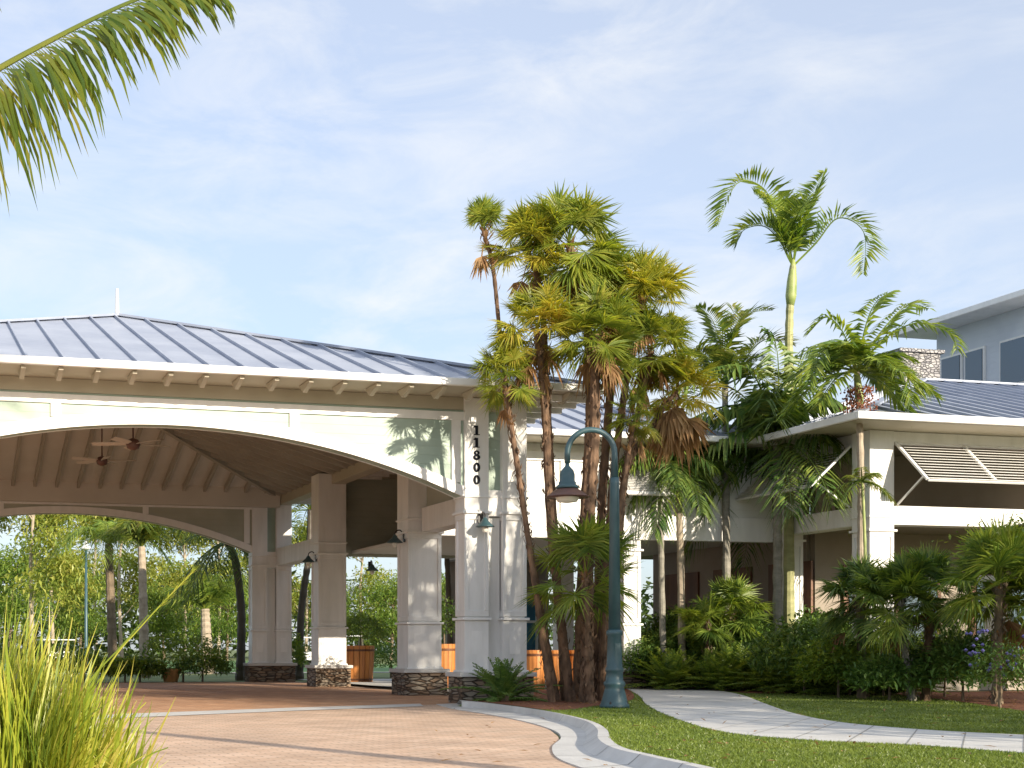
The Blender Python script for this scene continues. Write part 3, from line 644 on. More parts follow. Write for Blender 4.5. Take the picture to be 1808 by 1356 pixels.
for px, py, w_, h_, lb in ((637, 1208, 60, 68, 'tall orange wooden barrel planter in the middle opening between two canopy columns'),
                           (792, 1221, 44, 84, 'orange wooden barrel planter tucked behind the numbered column'),):
    g_ = gr(px, py); d = (g_.x * _s + g_.y * _c); barrel(g_.x, g_.y + .3, 0, w_ / 2 / F * d, h_ / F * d, lb); BARRELS.append((g_.x, g_.y + .3, h_ / F * d))
for px, lb in ((944, 'wooden barrel planter just right of the numbered column pair'), (984, 'wooden barrel planter behind the left palm trunks'), (1020, 'wooden barrel planter behind the central palm trunks')):
    p = atY(px, 1180, 31.4); barrel(p.x, p.y, .07, .27, .95, lb)

# ---------------------------------------------------------------- leaf builders
def orth(d, up=Vector((0, 0, 1))):
    d = d.normalized(); s = d.cross(up)
    if s.length < .05: s = Vector((1, 0, 0))
    s.normalize(); return d, s, s.cross(d).normalized()
def blade(mb, p, d, side, nrm, L_, w, droop=0, fold=.25, bend=.5):
    """folded pointed strip in two spans"""
    q1 = p + d * (L_ * bend) - Vector((0, 0, droop * L_ * bend * bend)); q2 = p + d * L_ - Vector((0, 0, droop * L_))
    f = nrm * (w * fold)
    mb.add([p, q1 + side * (w / 2) + f, q1, q1 - side * (w / 2) + f, q2], [(0, 1, 2), (0, 2, 3), (1, 4, 2), (2, 4, 3)])
def fan_leaf(mb, base, d, pet, rad, nseg=22, droop=.25, spread=150, roll=0):
    d, s, u = orth(d)
    if roll: s, u = (s * math.cos(roll) + u * math.sin(roll)), (u * math.cos(roll) - s * math.sin(roll))
    tip = base + d * pet - Vector((0, 0, .08 * pet))
    mb.add([base + s * .012, base - s * .012, tip - s * .008, tip + s * .008], [(0, 1, 2, 3)])
    for i in range(nseg):
        a = R(spread) * ((i + .5) / nseg - .5) * 2 * .5 * 2 * .5 * 2 if False else R(spread) * ((i + .5) / nseg - .5)
        a *= 1.6
        dd = (d * math.cos(a) + s * math.sin(a)).normalized(); ss = (s * math.cos(a) - d * math.sin(a))
        Lr = rad * (1 - .22 * (a / 2.2) ** 2) * random.uniform(.78, 1.1)
        blade(mb, tip, (dd + u * .12).normalized(), ss, u, Lr, 2.5 * rad / nseg, droop * random.uniform(.3, 2.2), .3, .5)
def pinnate(mb, pts, ll, n, w, mode='v', lift=.6, droop=.35, swirl=0):
    """feather frond along control points"""
    P = spline(pts, 6); k = len(P); m = n
    # rachis
    tot = [0]
    for i in range(1, k): tot.append(tot[-1] + (P[i] - P[i - 1]).length)
    Lt = tot[-1]
    rr = [max(.022 * (1 - t / Lt) + .004, .004) * (1.0 if ll < .8 else 1.4) for t in tot]
    mb.tube(P, rr, 4, cap=False)
    j = 0
    for i in range(m):
        t = .16 + .83 * (i + .5) / m; q = t * Lt
        while j < k - 2 and tot[j + 1] < q: j += 1
        f = (q - tot[j]) / max(tot[j + 1] - tot[j], 1e-6); p = P[j].lerp(P[j + 1], min(max(f, 0), 1)); d = (P[j + 1] - P[j]).normalized()
        _, s, u = orth(d)
        lk_ = ll * (math.sin(math.pi * min(t * .80 + .17, 1)) ** .7 * .85 + .15)
        for sg in (-1, 1):
            ang = random.uniform(.85, 1.15) if t < .85 else .6
            lf = lift if mode == 'v' else -.25
            dd = (d * (.75 if t > .5 else .5) + s * sg * ang + u * (lf + random.uniform(-.12, .2) * (1 if mode != 'plume' else 4))).normalized()
            side = dd.cross(Vector((0, 0, 1))); 
            if side.length < .1: side = d.copy()
            side.normalize(); side = (d * .7 + side * .3).normalized(); nn = side.cross(dd).normalized()
            blade(mb, p, dd, side, nn, lk_ * random.uniform(.88, 1.08), w, droop * random.uniform(.6, 1.5), .2, .4)

def trunk_mesh(pts, r0, r1, rings=0, swell=.0, n=10):
    P = spline(pts, 10); k = len(P); rad = []
    for i in range(k):
        t = i / (k - 1); r = r0 + (r1 - r0) * t + swell * r0 * math.exp(-t * 12)
        if rings: r *= 1 + .07 * (1 if i % 2 else -1)
        rad.append(r * random.uniform(.95, 1.05))
    return MB().tube(P, rad, n)

def fan_palm(label, path_px, d, r, crown_r, nleaf, mats=('leaf_fan', 'leaf_dead'), bark='trunk_red', skirt=10, base_z=LZ, group='fan palms of the tall clump', base=None, depth_top=None, up_only=False, dead_r=.8, tw=None):
    pts = []
    for i, (px, py) in enumerate(path_px):
        f = i / max(len(path_px) - 1, 1); dd = d + ((depth_top or d) - d) * f
        pts.append(pt(px, py, dd))
    b0 = pts[0].copy(); b0.z = base_z; top = pts[-1]
    t = thing('fan_palm', label, 'palm tree', tuple(b0), 0, group)
    o_ = b0
    loc = [p - o_ for p in pts]; loc[0].z = -.02
    m = trunk_mesh(loc, r * .82, r * .62, 1, .3); Q = spline(loc, 12)
    for i in range(int(150 if r > .06 else 70)):
        k_ = random.randrange(len(Q) - 1); q = Q[k_].lerp(Q[k_ + 1], random.random()); a = random.uniform(0, 6.28); o2 = Vector((math.cos(a), math.sin(a), 0)); rr = r * (.80 - .2 * k_ / len(Q))
        blade(m, q + o2 * rr * .9, (o2 * .45 + Vector((random.gauss(0, .15), random.gauss(0, .15), random.choice((1, 1, -.9))))).normalized(), Vector((-o2.y, o2.x, 0)), o2, random.uniform(.07, .20), r * .55)
    m.build('trunk', bark, t)
    # fibre boots near the head
    tl = top - o_
    m = MB()
    for i in range(int(26)):
        a = random.uniform(0, 6.28); h = random.uniform(0, .9) ** 1.2 * 1.1; dd = Vector((math.cos(a), math.sin(a), .9))
        q = tl - Vector((0, 0, h)); q2 = loc[-2].lerp(tl, 1 - min(h / max((tl - loc[-2]).length, .1), 1)) if len(loc) > 1 else q
        blade(m, q2, dd.normalized(), Vector((-math.sin(a), math.cos(a), 0)), dd, random.uniform(.12, .28), .05)
    if skirt:
        for i in range(int(skirt * (.32 if skirt < 25 else .65))):
            a = random.uniform(0, 6.28); e = random.uniform(-1.35, -.55)
            dd = Vector((math.cos(a) * math.cos(e), math.sin(a) * math.cos(e), math.sin(e)))
            fan_leaf(m, tl - Vector((0, 0, random.uniform(.05, .45))), dd, crown_r * .35, crown_r * .5 * dead_r, 12, .6, 90, random.uniform(-.6, .6))
    m.build('dead_leaves', mats[1], t)
    m = MB(); nleaf = int(nleaf * 1.8); crown_r *= 1.12
    for i in range(nleaf):
        a = i * 2.399 + random.uniform(-.3, .3); e = R(random.uniform(-48, 85)) if not up_only else R(random.uniform(35, 88))
        dd = Vector((math.cos(a) * math.cos(e), math.sin(a) * math.cos(e), math.sin(e)))
        fan_leaf(m, tl + Vector((0, 0, random.uniform(-.05, .12))), dd, crown_r * random.uniform(.40, .58), crown_r * random.uniform(.42, .66), 42, random.uniform(.08, .4), 150, random.uniform(-.5, .5))
    m.build('crown', mats[0], t)
    return t

def feather_palm(label, path_px, d, r0, r1, fronds, nrand, flen, ll, lw, nl, mats='leaf_frond', bark='bark_grey', shaft=.0, base_z=LZ, group='feather palms before the building', mode='v', elev=(-10, 70), fruit=False, lift=.6, droop=.35, arch=.5, rings=1):
    pts = [pt(px, py, d) for px, py in path_px]; b0 = pts[0].copy(); b0.z = base_z
    t = thing('feather_palm', label, 'palm tree', tuple(b0), 0, group)
    loc = [p - b0 for p in pts]; loc[0].z = -.02; tl = loc[-1]
    trunk_mesh(loc, r0, r1, rings, .25).build('trunk', bark, t)
    if shaft:
        m = MB(); dv = (loc[-2] - tl).normalized(); m.tube([tl + dv * q for q in (shaft, shaft * .75, shaft * .35, 0, -.2)], [r1 * 1.08, r1 * 1.6, r1 * 1.4, r1 * .9, r1 * .3], 12); m.build('crownshaft', 'trunk_green', t, smooth=True)
    m = MB()
    for fr in fronds:
        dz_ = fr[0]; P = [pt(px, py, d + dz_ * (i / (len(fr) - 2))) - b0 for i, (px, py) in enumerate(fr[1:])]
        pinnate(m, [tl] + P[0:], ll, nl, lw, mode, lift, droop)
    for i in range(nrand):
        a = i * 2.399 + random.uniform(-.3, .3); e = R(random.uniform(*elev)); L_ = flen * random.uniform(.8, 1.1)
        dh = Vector((math.cos(a), math.sin(a), 0)); P = [tl.copy()]
        for k_ in range(1, 5):
            f = k_ / 4; P.append(tl + dh * (L_ * f * math.cos(e) * (1 - .15 * f)) + Vector((0, 0, L_ * (math.sin(e) * f - arch * f * f))))
        pinnate(m, P, ll, nl, lw, mode, lift, droop)
    m.build('crown', mats, t)
    if fruit:
        m = MB(); bt = tl + (loc[-2] - tl).normalized() * .45
        for i in range(420):
            a = random.uniform(0, 6.28); r_ = random.gauss(.22, .09); q = bt + Vector((math.cos(a) * r_, math.sin(a) * r_, random.uniform(-.45, .12)))
            m.lathe([(.004, -.022), (.02, 0), (.004, .022)], q, 5)
        for i in range(8):
            a = i * .8; m.tube([bt + Vector((0, 0, .1)), bt + Vector((math.cos(a) * .2, math.sin(a) * .2, .12)), bt + Vector((math.cos(a) * .24, math.sin(a) * .24, -.4))], .008, 4)
        m.build('fruit_cluster', 'fruit_red', t)
    return t

# ---------------------------------------------------------------- the tall fan palm clump
D = 25.6
Yl = ('leaf_fan_yellow', 'leaf_dead'); Gn = ('leaf_fan', 'leaf_dead')
fan_palm('slimmest and leftmost fan palm, tiny upright head alone against the sky', [(985, 1238), (950, 1040), (912, 820), (884, 600), (870, 470), (853, 408)], D, .055, .60, 12, Gn, skirt=7, up_only=True)
fan_palm('fan palm whose low dark head hangs at the corner of the canopy roof', [(975, 1240), (940, 1000), (910, 800), (890, 668)], D - .5, .07, .66, 16, Gn, skirt=6)
fan_palm('fan palm with yellow head at upper left of the clump', [(998, 1238), (980, 950), (966, 700), (955, 520), (930, 440)], D + .2, .08, .85, 18, Yl, skirt=8)
fan_palm('tallest broad fan palm at the top centre of the clump', [(1020, 1242), (1030, 950), (1042, 700), (1030, 520), (1005, 435)], D, .11, 1.05, 24, Gn, skirt=14)
fan_palm('fan palm with orange dead skirt at the left middle of the clump', [(1008, 1240), (975, 960), (962, 720), (948, 585)], D - .3, .10, .88, 18, Yl, skirt=20)
fan_palm('fan palm with thick red trunk rising through the clump centre', [(1035, 1243), (1040, 950), (1050, 760), (1050, 590)], D - .6, .13, .9, 22, Gn, skirt=20)
fan_palm('fan palm behind the lamp arm with a dense green head', [(1050, 1240), (1062, 900), (1078, 680), (1085, 520)], D + .5, .11, .95, 24, Gn, skirt=16)
fan_palm('fan palm with yellow tipped fronds at the right top of the clump', [(1062, 1238), (1078, 900), (1105, 680), (1135, 530)], D + .2, .09, .88, 22, Yl, skirt=12)
fan_palm('fan palm with brown and green head at the right of the clump', [(1070, 1236), (1095, 900), (1125, 740), (1150, 620)], D + .3, .085, .85, 20, Gn, skirt=20)
fan_palm('curved fan palm leaning right with long peach skirt of dead leaves', [(1078, 1234), (1100, 880), (1125, 790), (1165, 730), (1195, 690)], D + .6, .07, .8, 18, Yl, skirt=30, dead_r=1.2)
fan_palm('thin fan palm with small head below the right crowns', [(1072, 1236), (1092, 940), (1110, 800), (1122, 735)], D - .3, .055, .55, 10, Gn, skirt=8)
fan_palm('young low fan palm with wide green leaves at lamp shade height', [(1042, 1240), (1036, 1120), (1034, 1020)], D - .9, .10, 1.15, 13, ('leaf_frond', 'leaf_dead'), skirt=2, up_only=False)

# ---------------------------------------------------------------- feather palms
feather_palm('tallest feather palm with arching fronds alone against the sky', [(1393, 1212), (1393, 900), (1392, 700), (1394, 560), (1400, 470)], 33.9, .125, .08,
    [(-.6, (1375, 385), (1345, 330), (1300, 325), (1268, 400)), (.5, (1380, 430), (1350, 400), (1315, 405), (1300, 430)), (.4, (1415, 400), (1435, 350), (1458, 305)), (-.5, (1440, 430), (1480, 385), (1525, 410), (1525, 485)),
     (1.2, (1405, 410), (1395, 370), (1380, 345)), (-1.2, (1395, 420), (1410, 375), (1430, 350)), (.8, (1385, 440), (1360, 370), (1330, 340))], 0, 2, .78, .07, 50, 'leaf_frond', bark='bark_olive', shaft=.95, lift=.75, droop=.3)
feather_palm('feather palm with two yellow green arches left of the tallest one', [(1284, 1200), (1282, 900), (1280, 680)], 34.0, .10, .07,
    [(-.6, (1272, 610), (1255, 560), (1228, 545)), (.4, (1290, 600), (1320, 555), (1365, 548)), (.8, (1285, 600), (1300, 570), (1290, 540)), (.1, (1310, 640), (1350, 600), (1400, 610)), (-.6, (1250, 640), (1225, 620), (1200, 650))], 9, 2.3, .75, .065, 40, 'leaf_coconut', lift=.6, droop=.3)
feather_palm('large dark feather palm with broad drooping fronds in front of the link wing', [(1372, 1215), (1373, 1000), (1373, 900), (1372, 785)], 33.5, .11, .095,
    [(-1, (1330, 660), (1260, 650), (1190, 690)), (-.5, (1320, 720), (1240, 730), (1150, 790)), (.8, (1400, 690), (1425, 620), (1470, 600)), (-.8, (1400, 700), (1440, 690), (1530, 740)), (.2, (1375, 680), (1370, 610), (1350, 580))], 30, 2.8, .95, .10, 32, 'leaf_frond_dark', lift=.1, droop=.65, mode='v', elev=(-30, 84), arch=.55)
feather_palm('feather palm with red fruit cluster before the stone chimney', [(1518, 1120), (1520, 1000), (1520, 850), (1516, 690), (1512, 655)], 30.3, .09, .055,
    [(-.5, (1560, 600), (1620, 570), (1680, 590), (1690, 620)), (.4, (1530, 570), (1550, 530), (1580, 515)), (.2, (1490, 590), (1460, 560), (1430, 585)), (-.4, (1560, 640), (1600, 660), (1610, 710)), (.7, (1545, 600), (1600, 540), (1640, 545)), (-.7, (1490, 620), (1450, 620), (1430, 680))], 17, 1.75, .62, .085, 28, 'leaf_frond', bark='bark_pale', shaft=.75, fruit=True, lift=.35, droop=.45)
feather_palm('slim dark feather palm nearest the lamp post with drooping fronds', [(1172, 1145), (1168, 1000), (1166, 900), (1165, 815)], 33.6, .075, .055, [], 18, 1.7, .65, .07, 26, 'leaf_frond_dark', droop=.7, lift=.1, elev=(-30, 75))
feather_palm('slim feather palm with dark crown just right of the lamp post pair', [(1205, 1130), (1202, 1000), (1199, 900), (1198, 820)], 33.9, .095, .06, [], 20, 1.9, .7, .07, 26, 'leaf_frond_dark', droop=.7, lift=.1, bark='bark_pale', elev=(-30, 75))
feather_palm('small feather palm sprouting beside the pavilion corner column', [(1530, 1130), (1528, 1000), (1524, 880), (1522, 850)], 30.0, .04, .025, [], 9, .8, .28, .03, 18, 'leaf_coconut', droop=.6, lift=.1, bark='trunk_green')

# ---------------------------------------------------------------- coconut palm, top left, trunk outside the frame
cb = pt(-330, 900, 9.0); cb.z = 0
t = thing('coconut_palm', 'coconut palm whose long drooping frond enters at the upper left', 'palm tree', tuple(cb))
ct = pt(-300, 60, 9.0) - cb
trunk_mesh([(0, 0, -.02), (.1, 0, ct.z * .5), ct], .16, .12, 1, .4).build('trunk', 'bark_grey', t)
m = MB()
def cfr(P, dd0=0, dd1=0):
    n_ = len(P); return [pt(px, py, 9.0 + dd0 + (dd1 - dd0) * i / (n_ - 1)) - cb for i, (px, py) in enumerate(P)]
def coco(P, ll=.75, n=60, tail=0):
    # drooping leaflets
    S = spline(P, 8); k = len(S); tot = [0]
    for i in range(1, k): tot.append(tot[-1] + (S[i] - S[i - 1]).length)
    Lt = tot[-1]; m.tube(S, [.026 * (1 - t_ / Lt) + .006 for t_ in tot], 5, cap=False); j = 0
    for i in range(n):
        t_ = .12 + .87 * (i + .5) / n; q = t_ * Lt
        while j < k - 2 and tot[j + 1] < q: j += 1
        p = S[j].lerp(S[j + 1], (q - tot[j]) / max(tot[j + 1] - tot[j], 1e-6)); d = (S[j + 1] - S[j]).normalized(); _, s, u = orth(d)
        L_ = ll * (1.15 - .5 * t_) * (math.sin(math.pi * min(.3 + t_ * .68, 1)) ** .5) * random.uniform(.6, 1.12)
        for sg in (-1, 1):
            mix = t_ ** 1.5
            dd = (d * (.22 + .8 * mix) + s * sg * random.uniform(.25, .5) - Vector((0, 0, random.uniform(.5, 1.0) * (1 - .45 * mix)))).normalized()
            g1 = p + dd * L_ * .35; d2 = (dd + Vector((0, 0, -.9 * (1.1 - .7 * mix) * random.uniform(.7, 1.3)))).normalized(); g2 = g1 + d2 * L_ * .4; g3 = g2 + (d2 + Vector((random.uniform(-.15, .15), 0, -.6))).normalized() * L_ * .3
            w = .026; sd_ = (d * .85 + s * .3).normalized()
            V_ = [p, g1 + sd_ * w / 2, g1 - sd_ * w / 2, g2 + sd_ * w * .4, g2 - sd_ * w * .4, g3]
            m.add(V_, [(0, 1, 2), (1, 3, 4, 2), (3, 5, 4)])
coco(cfr([(-300, 310), (-120, 195), (0, 120), (100, 66), (180, 26), (250, -4), (320, -22), (380, -18), (405, 10)]), .82, 130)
coco(cfr([(-300, 200), (-180, 60), (-90, -40), (0, -60), (50, -60)], -.5, -.8), .5, 46)
coco(cfr([(-300, 250), (-200, 180), (-110, 180), (-30, 260), (-10, 330)], .6, 1.5), .55, 40)
for i in range(7):
    a = i * .9 + .4
    P = [ct + Vector((math.cos(a) * L_ * (1 - .1 * L_ / 3), math.sin(a) * L_, .5 * L_ - .28 * L_ * L_)) for L_ in (0, .8, 1.6, 2.3, 2.9)]
    if P[-1].x + cb.x > -.3: continue
    coco(P, .55, 34)
m.build('crown', 'leaf_coconut', t)

# ---------------------------------------------------------------- shrubs
def cycad_mesh(name, nf, fl, ll, lw, nl, mat, parent, elev=(10, 80), arch=.55, mode='v', lift=.35):
    m = MB()
    for i in range(nf):
        a = i * 2.399 + random.uniform(-.4, .4); e = R(random.uniform(*elev)); L_ = fl * random.uniform(.7, 1.15); dh = Vector((math.cos(a), math.sin(a), 0))
        P = [dh * (L_ * f * math.cos(e)) + Vector((0, 0, L_ * (math.sin(e) * f - arch * f * f * .6) + .02)) for f in (0, .33, .66, 1)]
        pinnate(m, P, ll, nl, lw, mode, lift, .3)
    return m.build(name, mat, parent)
def bush_mesh(name, w, h, n, ls, mat, parent, z0=.0, stems=True):
    m = MB()
    for i in range(n):
        a = random.uniform(0, 6.28); e = math.acos(random.uniform(-.25, 1)); rr = random.uniform(.45, 1) ** .5 * random.uniform(.82, 1.08)
        p = Vector((math.cos(a) * math.sin(e) * w * rr, math.sin(a) * math.sin(e) * w * rr, z0 + h * .42 + math.cos(e) * h * .58 * rr))
        p.z = max(p.z, .05)
        d = Vector((random.gauss(0, 1) + math.cos(a) * .8, random.gauss(0, 1) + math.sin(a) * .8, random.gauss(.4, .8))).normalized(); _, s, u = orth(d)
        blade(m, p, d, s, u, ls * random.uniform(.7, 1.4), ls * .42, .15, .3, .45)
    return m.build(name, mat, parent)
# prototype plants
def proto_cycad(label, loc, sc=1, fl=.75, mat='leaf_shrub', nf=26, ll=.17, group='low feathery shrubs of the border', lw=.03):
    t = thing('feathery_shrub', label, 'shrub', loc, random.random() * 6, group); t.scale = (sc, sc, sc)
    cycad_mesh('foliage', nf, fl, ll, lw, 24, mat, t, (15, 88), .45)
    m = MB(); m.lathe([(.09, -.02), (.08, .12), (.03, .2)], n=8); m.build('stem', 'bark', t); return t
c1 = gr(888, 1238, LZ)
bigs = thing('feathery_shrub', 'large feathery green shrub at the foot of the numbered column', 'shrub', (c1.x, c1.y, LZ), 0)
cycad_mesh('foliage', 60, 1.15, .20, .032, 24, 'leaf_shrub', bigs, (5, 88), .6)
MB().lathe([(.13, -.02), (.10, .18), (.04, .3)], n=8).build('stem', 'bark', bigs)
front = []
protos = []
cols = ['dark', 'mid green', 'dense']
places = []
for i, px in enumerate(np.linspace(1106, 1570, 19)):
    py = 1213 + (px - 1100) * .03 + random.uniform(-3, 3); places.append((px, py, random.uniform(.85, 1.1), 0))
for i, px in enumerate(np.linspace(1125, 1500, 14)): places.append((px + random.uniform(-6, 6), 1214 + random.uniform(-2, 2), (.72 if px < 1190 else 1.0) * random.uniform(.9, 1.1), 1))
def ordinal(i): return ['first', 'second', 'third', 'fourth', 'fifth', 'sixth', 'seventh', 'eighth', 'ninth', 'tenth', 'eleventh', 'twelfth', 'thirteenth', 'fourteenth', 'fifteenth', 'sixteenth', 'seventeenth', 'eighteenth', 'nineteenth', 'twentieth'][i]
PR = []
for i, (px, py, sc, row) in enumerate(places):
    g_ = gr(px, py, LZ); k_ = sum(1 for q in places[:i] if q[3] == row)
    lb = '%s low feathery shrub from the left along the walkway' % ordinal(k_)
    if row == 0:
        if len(PR) < 3: o = proto_cycad(lb, (g_.x, g_.y, LZ), sc, 1.2 + .12 * len(PR), 'leaf_frond', nf=90, ll=.24, lw=.042); PR.append(o)
        else: dup(PR[i % 3], (g_.x, g_.y, LZ), random.random() * 6, lb, sc)
BR = []
for i, (px, py, sc, row) in enumerate([p for p in places if p[3] == 1]):
    g_ = gr(px, py, LZ); lb = '%s tall dark leafy shrub from the left in the back row' % ordinal(i)
    if len(BR) < 2:
        o = thing('leafy_shrub', lb, 'shrub', (g_.x, g_.y, LZ), 0, 'tall dark shrubs behind the border'); o.scale = (sc,) * 3
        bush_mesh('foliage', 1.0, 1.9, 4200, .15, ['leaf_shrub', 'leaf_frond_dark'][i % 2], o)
        m = MB()
        for q in range(5): a = q * 1.26; m.tube([(0, 0, -.02), (math.cos(a) * .25, math.sin(a) * .25, .8)], [.02, .01], 5)
        m.build('stem', 'bark', o); BR.append(o)
    else: dup(BR[i % 2], (g_.x, g_.y, LZ), random.random() * 6, lb, sc)
# spiky pale palmetto in the back row
for px, py, d, r_, lb in ((1290, 1065, 33.2, .9, 'spiky palmetto catching light above the back row of shrubs'), (1250, 1080, 33, .75, 'smaller spiky palmetto left of the sunlit one')):
    q = pt(px, py, d); o = fan_palm(lb, [(px, 1200), (px, py + 20)], d, .07, r_, 16, ('leaf_frond', 'leaf_dead'), 'bark', 0, group='palmettos in the border')
# young fan palms on the right
YG = 'young fan palms at the right border'
fan_palm('young fan palm with dark trunk left of the two leaning ones', [(1522, 1218), (1520, 1110), (1515, 1060)], 27.2, .10, .9, 20, ('leaf_frond_dark', 'leaf_dead'), 'bark', 5, group=YG)
fan_palm('young fan palm with a trunk leaning left, next to the mulch', [(1612, 1232), (1598, 1150), (1590, 1062)], 26.0, .075, .88, 20, ('leaf_frond', 'leaf_dead'), 'bark_grey', 5, group=YG)
fan_palm('young fan palm with upright reddish trunk on the mulch', [(1634, 1232), (1640, 1140), (1642, 1050)], 26.0, .085, .95, 20, ('leaf_frond_dark', 'leaf_dead'), 'trunk_red', 5, group=YG)
fan_palm('large young fan palm with hanging leaf stalks at the right edge', [(1760, 1246), (1762, 1130), (1765, 1035)], 24.3, .10, 1.08, 24, ('leaf_frond', 'leaf_dead'), 'bark', 4, group=YG)
fan_palm('young fan palm half cut off by the right frame edge', [(1830, 1248), (1830, 1140), (1832, 1060)], 24.6, .09, .9, 18, ('leaf_frond', 'leaf_dead'), 'bark', 4, group=YG)
# lime foliage lit behind, and leafy shrubs under the palms
for i, (px, py, w_, h_, mt, lb) in enumerate(((1500, 1196, .7, .8, 'leaf_lime', 'lime green shrub left of the young palm trunks'), (1560, 1200, .7, .85, 'leaf_lime', 'bright lime shrub below the white corner column'), (1610, 1202, .7, .8, 'leaf_lime', 'lime shrub seen between two leaning trunks'), (1668, 1204, .8, .85, 'leaf_lime', 'lime shrub right of the reddish palm trunk'),
      (1700, 1216, .7, .75, 'leaf_shrub', 'dark green shrub left of the purple flowers'), (1570, 1215, .6, .55, 'leaf_shrub', 'low dark shrub behind the mulch'), (1480, 1216, .6, .8, 'leaf_frond', 'rounded green shrub at the right end of the border'), (1700, 1150, .9, .9, 'leaf_frond_dark', 'dark shrub against the pavilion below its beam'), (1420, 1130, .9, 1.1, 'leaf_frond_dark', 'dark leafy bush high behind the pale green trunk'))):
    d = {0: 29, 1: 28.5, 2: 28.3, 3: 28, 4: 25.8, 5: 26.3, 6: 27.5, 7: 26.3, 8: 29.5}[i]; p = pt(px, py, d)
    o = thing('leafy_shrub', lb, 'shrub', (p.x, p.y, LZ), 0, 'leafy shrubs under the young palms')
    bush_mesh('foliage', w_ * 1.3, h_ * 1.5, 2200, .14, mt, o)
    MB().tube([(0, 0, -.02), (.02, .02, h_ * .6)], [.03, .015], 6).build('stem', 'bark', o)
p = pt(1765, 1200, 22.9); o = thing('flowering_shrub', 'shrub with small purple flowers at the right edge', 'shrub', (p.x, p.y, LZ))
bush_mesh('foliage', .55, 1.1, 900, .09, 'leaf_shrub', o)
for i in range(45):
    a = random.uniform(0, 6.28); q = Vector((math.cos(a) * random.uniform(.1, .6), math.sin(a) * random.uniform(.2, .6), random.uniform(.5, 1.25))); MB().lathe([(.005, -.03), (.035, 0), (.005, .03)], q, 6).build('flower', 'flower_blue', o)
MB().tube([(0, 0, -.02), (.02, .02, .5)], [.03, .015], 6).build('stem', 'bark', o)
p = pt(1800, 935, 24.5); o = thing('young_tree', 'leafy branch of a young tree reaching in at the right edge below the shutters', 'tree', (p.x + .5, p.y, LZ))
m = MB()
for i in range(900):
    q = Vector((random.gauss(-.2, .65), random.gauss(0, .35), p.z - LZ + random.gauss(0, .12))); q.z += -.12 * q.x * q.x; d = Vector((random.gauss(0, 1), random.gauss(0, 1), random.gauss(0, .7))).normalized(); _, s, u = orth(d); blade(m, q, d, s, u, .11, .05, .1)
m.build('crown', 'leaf_frond', o); MB().tube(spline([(0, 0, -.02), (.05, 0, 1.5), (-.1, 0, p.z - LZ), (-1.1, 0, p.z - LZ - .1)], 5), [.05] * 6 + [.04] * 5 + [.03] * 5, 7).build('trunk', 'bark', o)
# plants in the barrels
for i, (x, y, h_) in enumerate(BARRELS):
    o = thing('potted_shrub', ['round bright green shrub growing above the middle barrel planter', 'dark leafy shrub in the barrel behind the numbered column'][i], 'shrub', (x + (.25 if i == 0 else 0), y + (.5 if i == 0 else 0), h_ - .35))
    bush_mesh('foliage', [.85, .5][i], [1.15, 1.3][i], [2400, 900][i], .10, ['leaf_broad', 'leaf_frond_dark'][i], o, .2); MB().tube([(0, 0, .1), (0, 0, .7)], [.03, .02], 6).build('stem', 'bark', o)

# ---------------------------------------------------------------- foreground ornamental grass
def tuft(label, loc, n, h, spread, w=.012, mat='grass_tall', plumes=0, lean=(0, 0)):
    t = thing('ornamental_grass', label, 'grass clump', loc, 0, 'tall grass clumps in the foreground')
    m = MB()
    for i in range(n):
        a = random.uniform(0, 6.28); r_ = random.uniform(0, 1) ** .6 * spread * .35; b_ = Vector((math.cos(a) * r_, math.sin(a) * r_, 0)); H = h * random.uniform(.4, 1.06) ** .8
        out = Vector((math.cos(a), math.sin(a), 0)) * random.uniform(.12, .55) * spread + Vector((lean[0], lean[1], 0)) * random.random()
        kk = random.choice((.0, .1, .2, .5)); wob = Vector((random.gauss(0, .05), random.gauss(0, .05), 0)); P = [b_ + out * (f ** 1.6) + wob * math.sin(3 * f) + Vector((0, 0, H * (f - kk * f ** 3))) for f in (0, .3, .6, .85, 1)]
        s = Vector((-math.sin(a + 1.2), math.cos(a + 1.2), 0)); W_ = w * random.uniform(.6, 1.3); V_ = []
        for p_, k_ in zip(P, (.6, 1, .85, .5, .06)): V_ += [p_ + s * W_ * k_ / 2, p_ - s * W_ * k_ / 2]
        m.add(V_, [(j * 2, j * 2 + 1, j * 2 + 3, j * 2 + 2) for j in range(4)])
    m.build('blades', mat, t)
    return t
for i, (px, py, d, n_, h_, sp, ln, lb) in enumerate((
    (-28, 1356, 6.6, 1250, 1.27, .46, (.05, 0), 'leftmost tall lime grass clump with the highest blades'),
    (38, 1356, 6.3, 1100, 1.13, .46, (.08, 0), 'second tall lime grass clump from the left'),
    (98, 1356, 6.7, 800, .98, .46, (.12, 0), 'lime grass clump leaning right over the driveway'),
    (152, 1356, 7.2, 260, .80, .45, (.15, .0), 'shortest grass clump nearest the brick driveway'))):
    p = pt(px, py, d); tuft(lb, (p.x, p.y, 0), n_, h_, sp, .018, lean=ln)
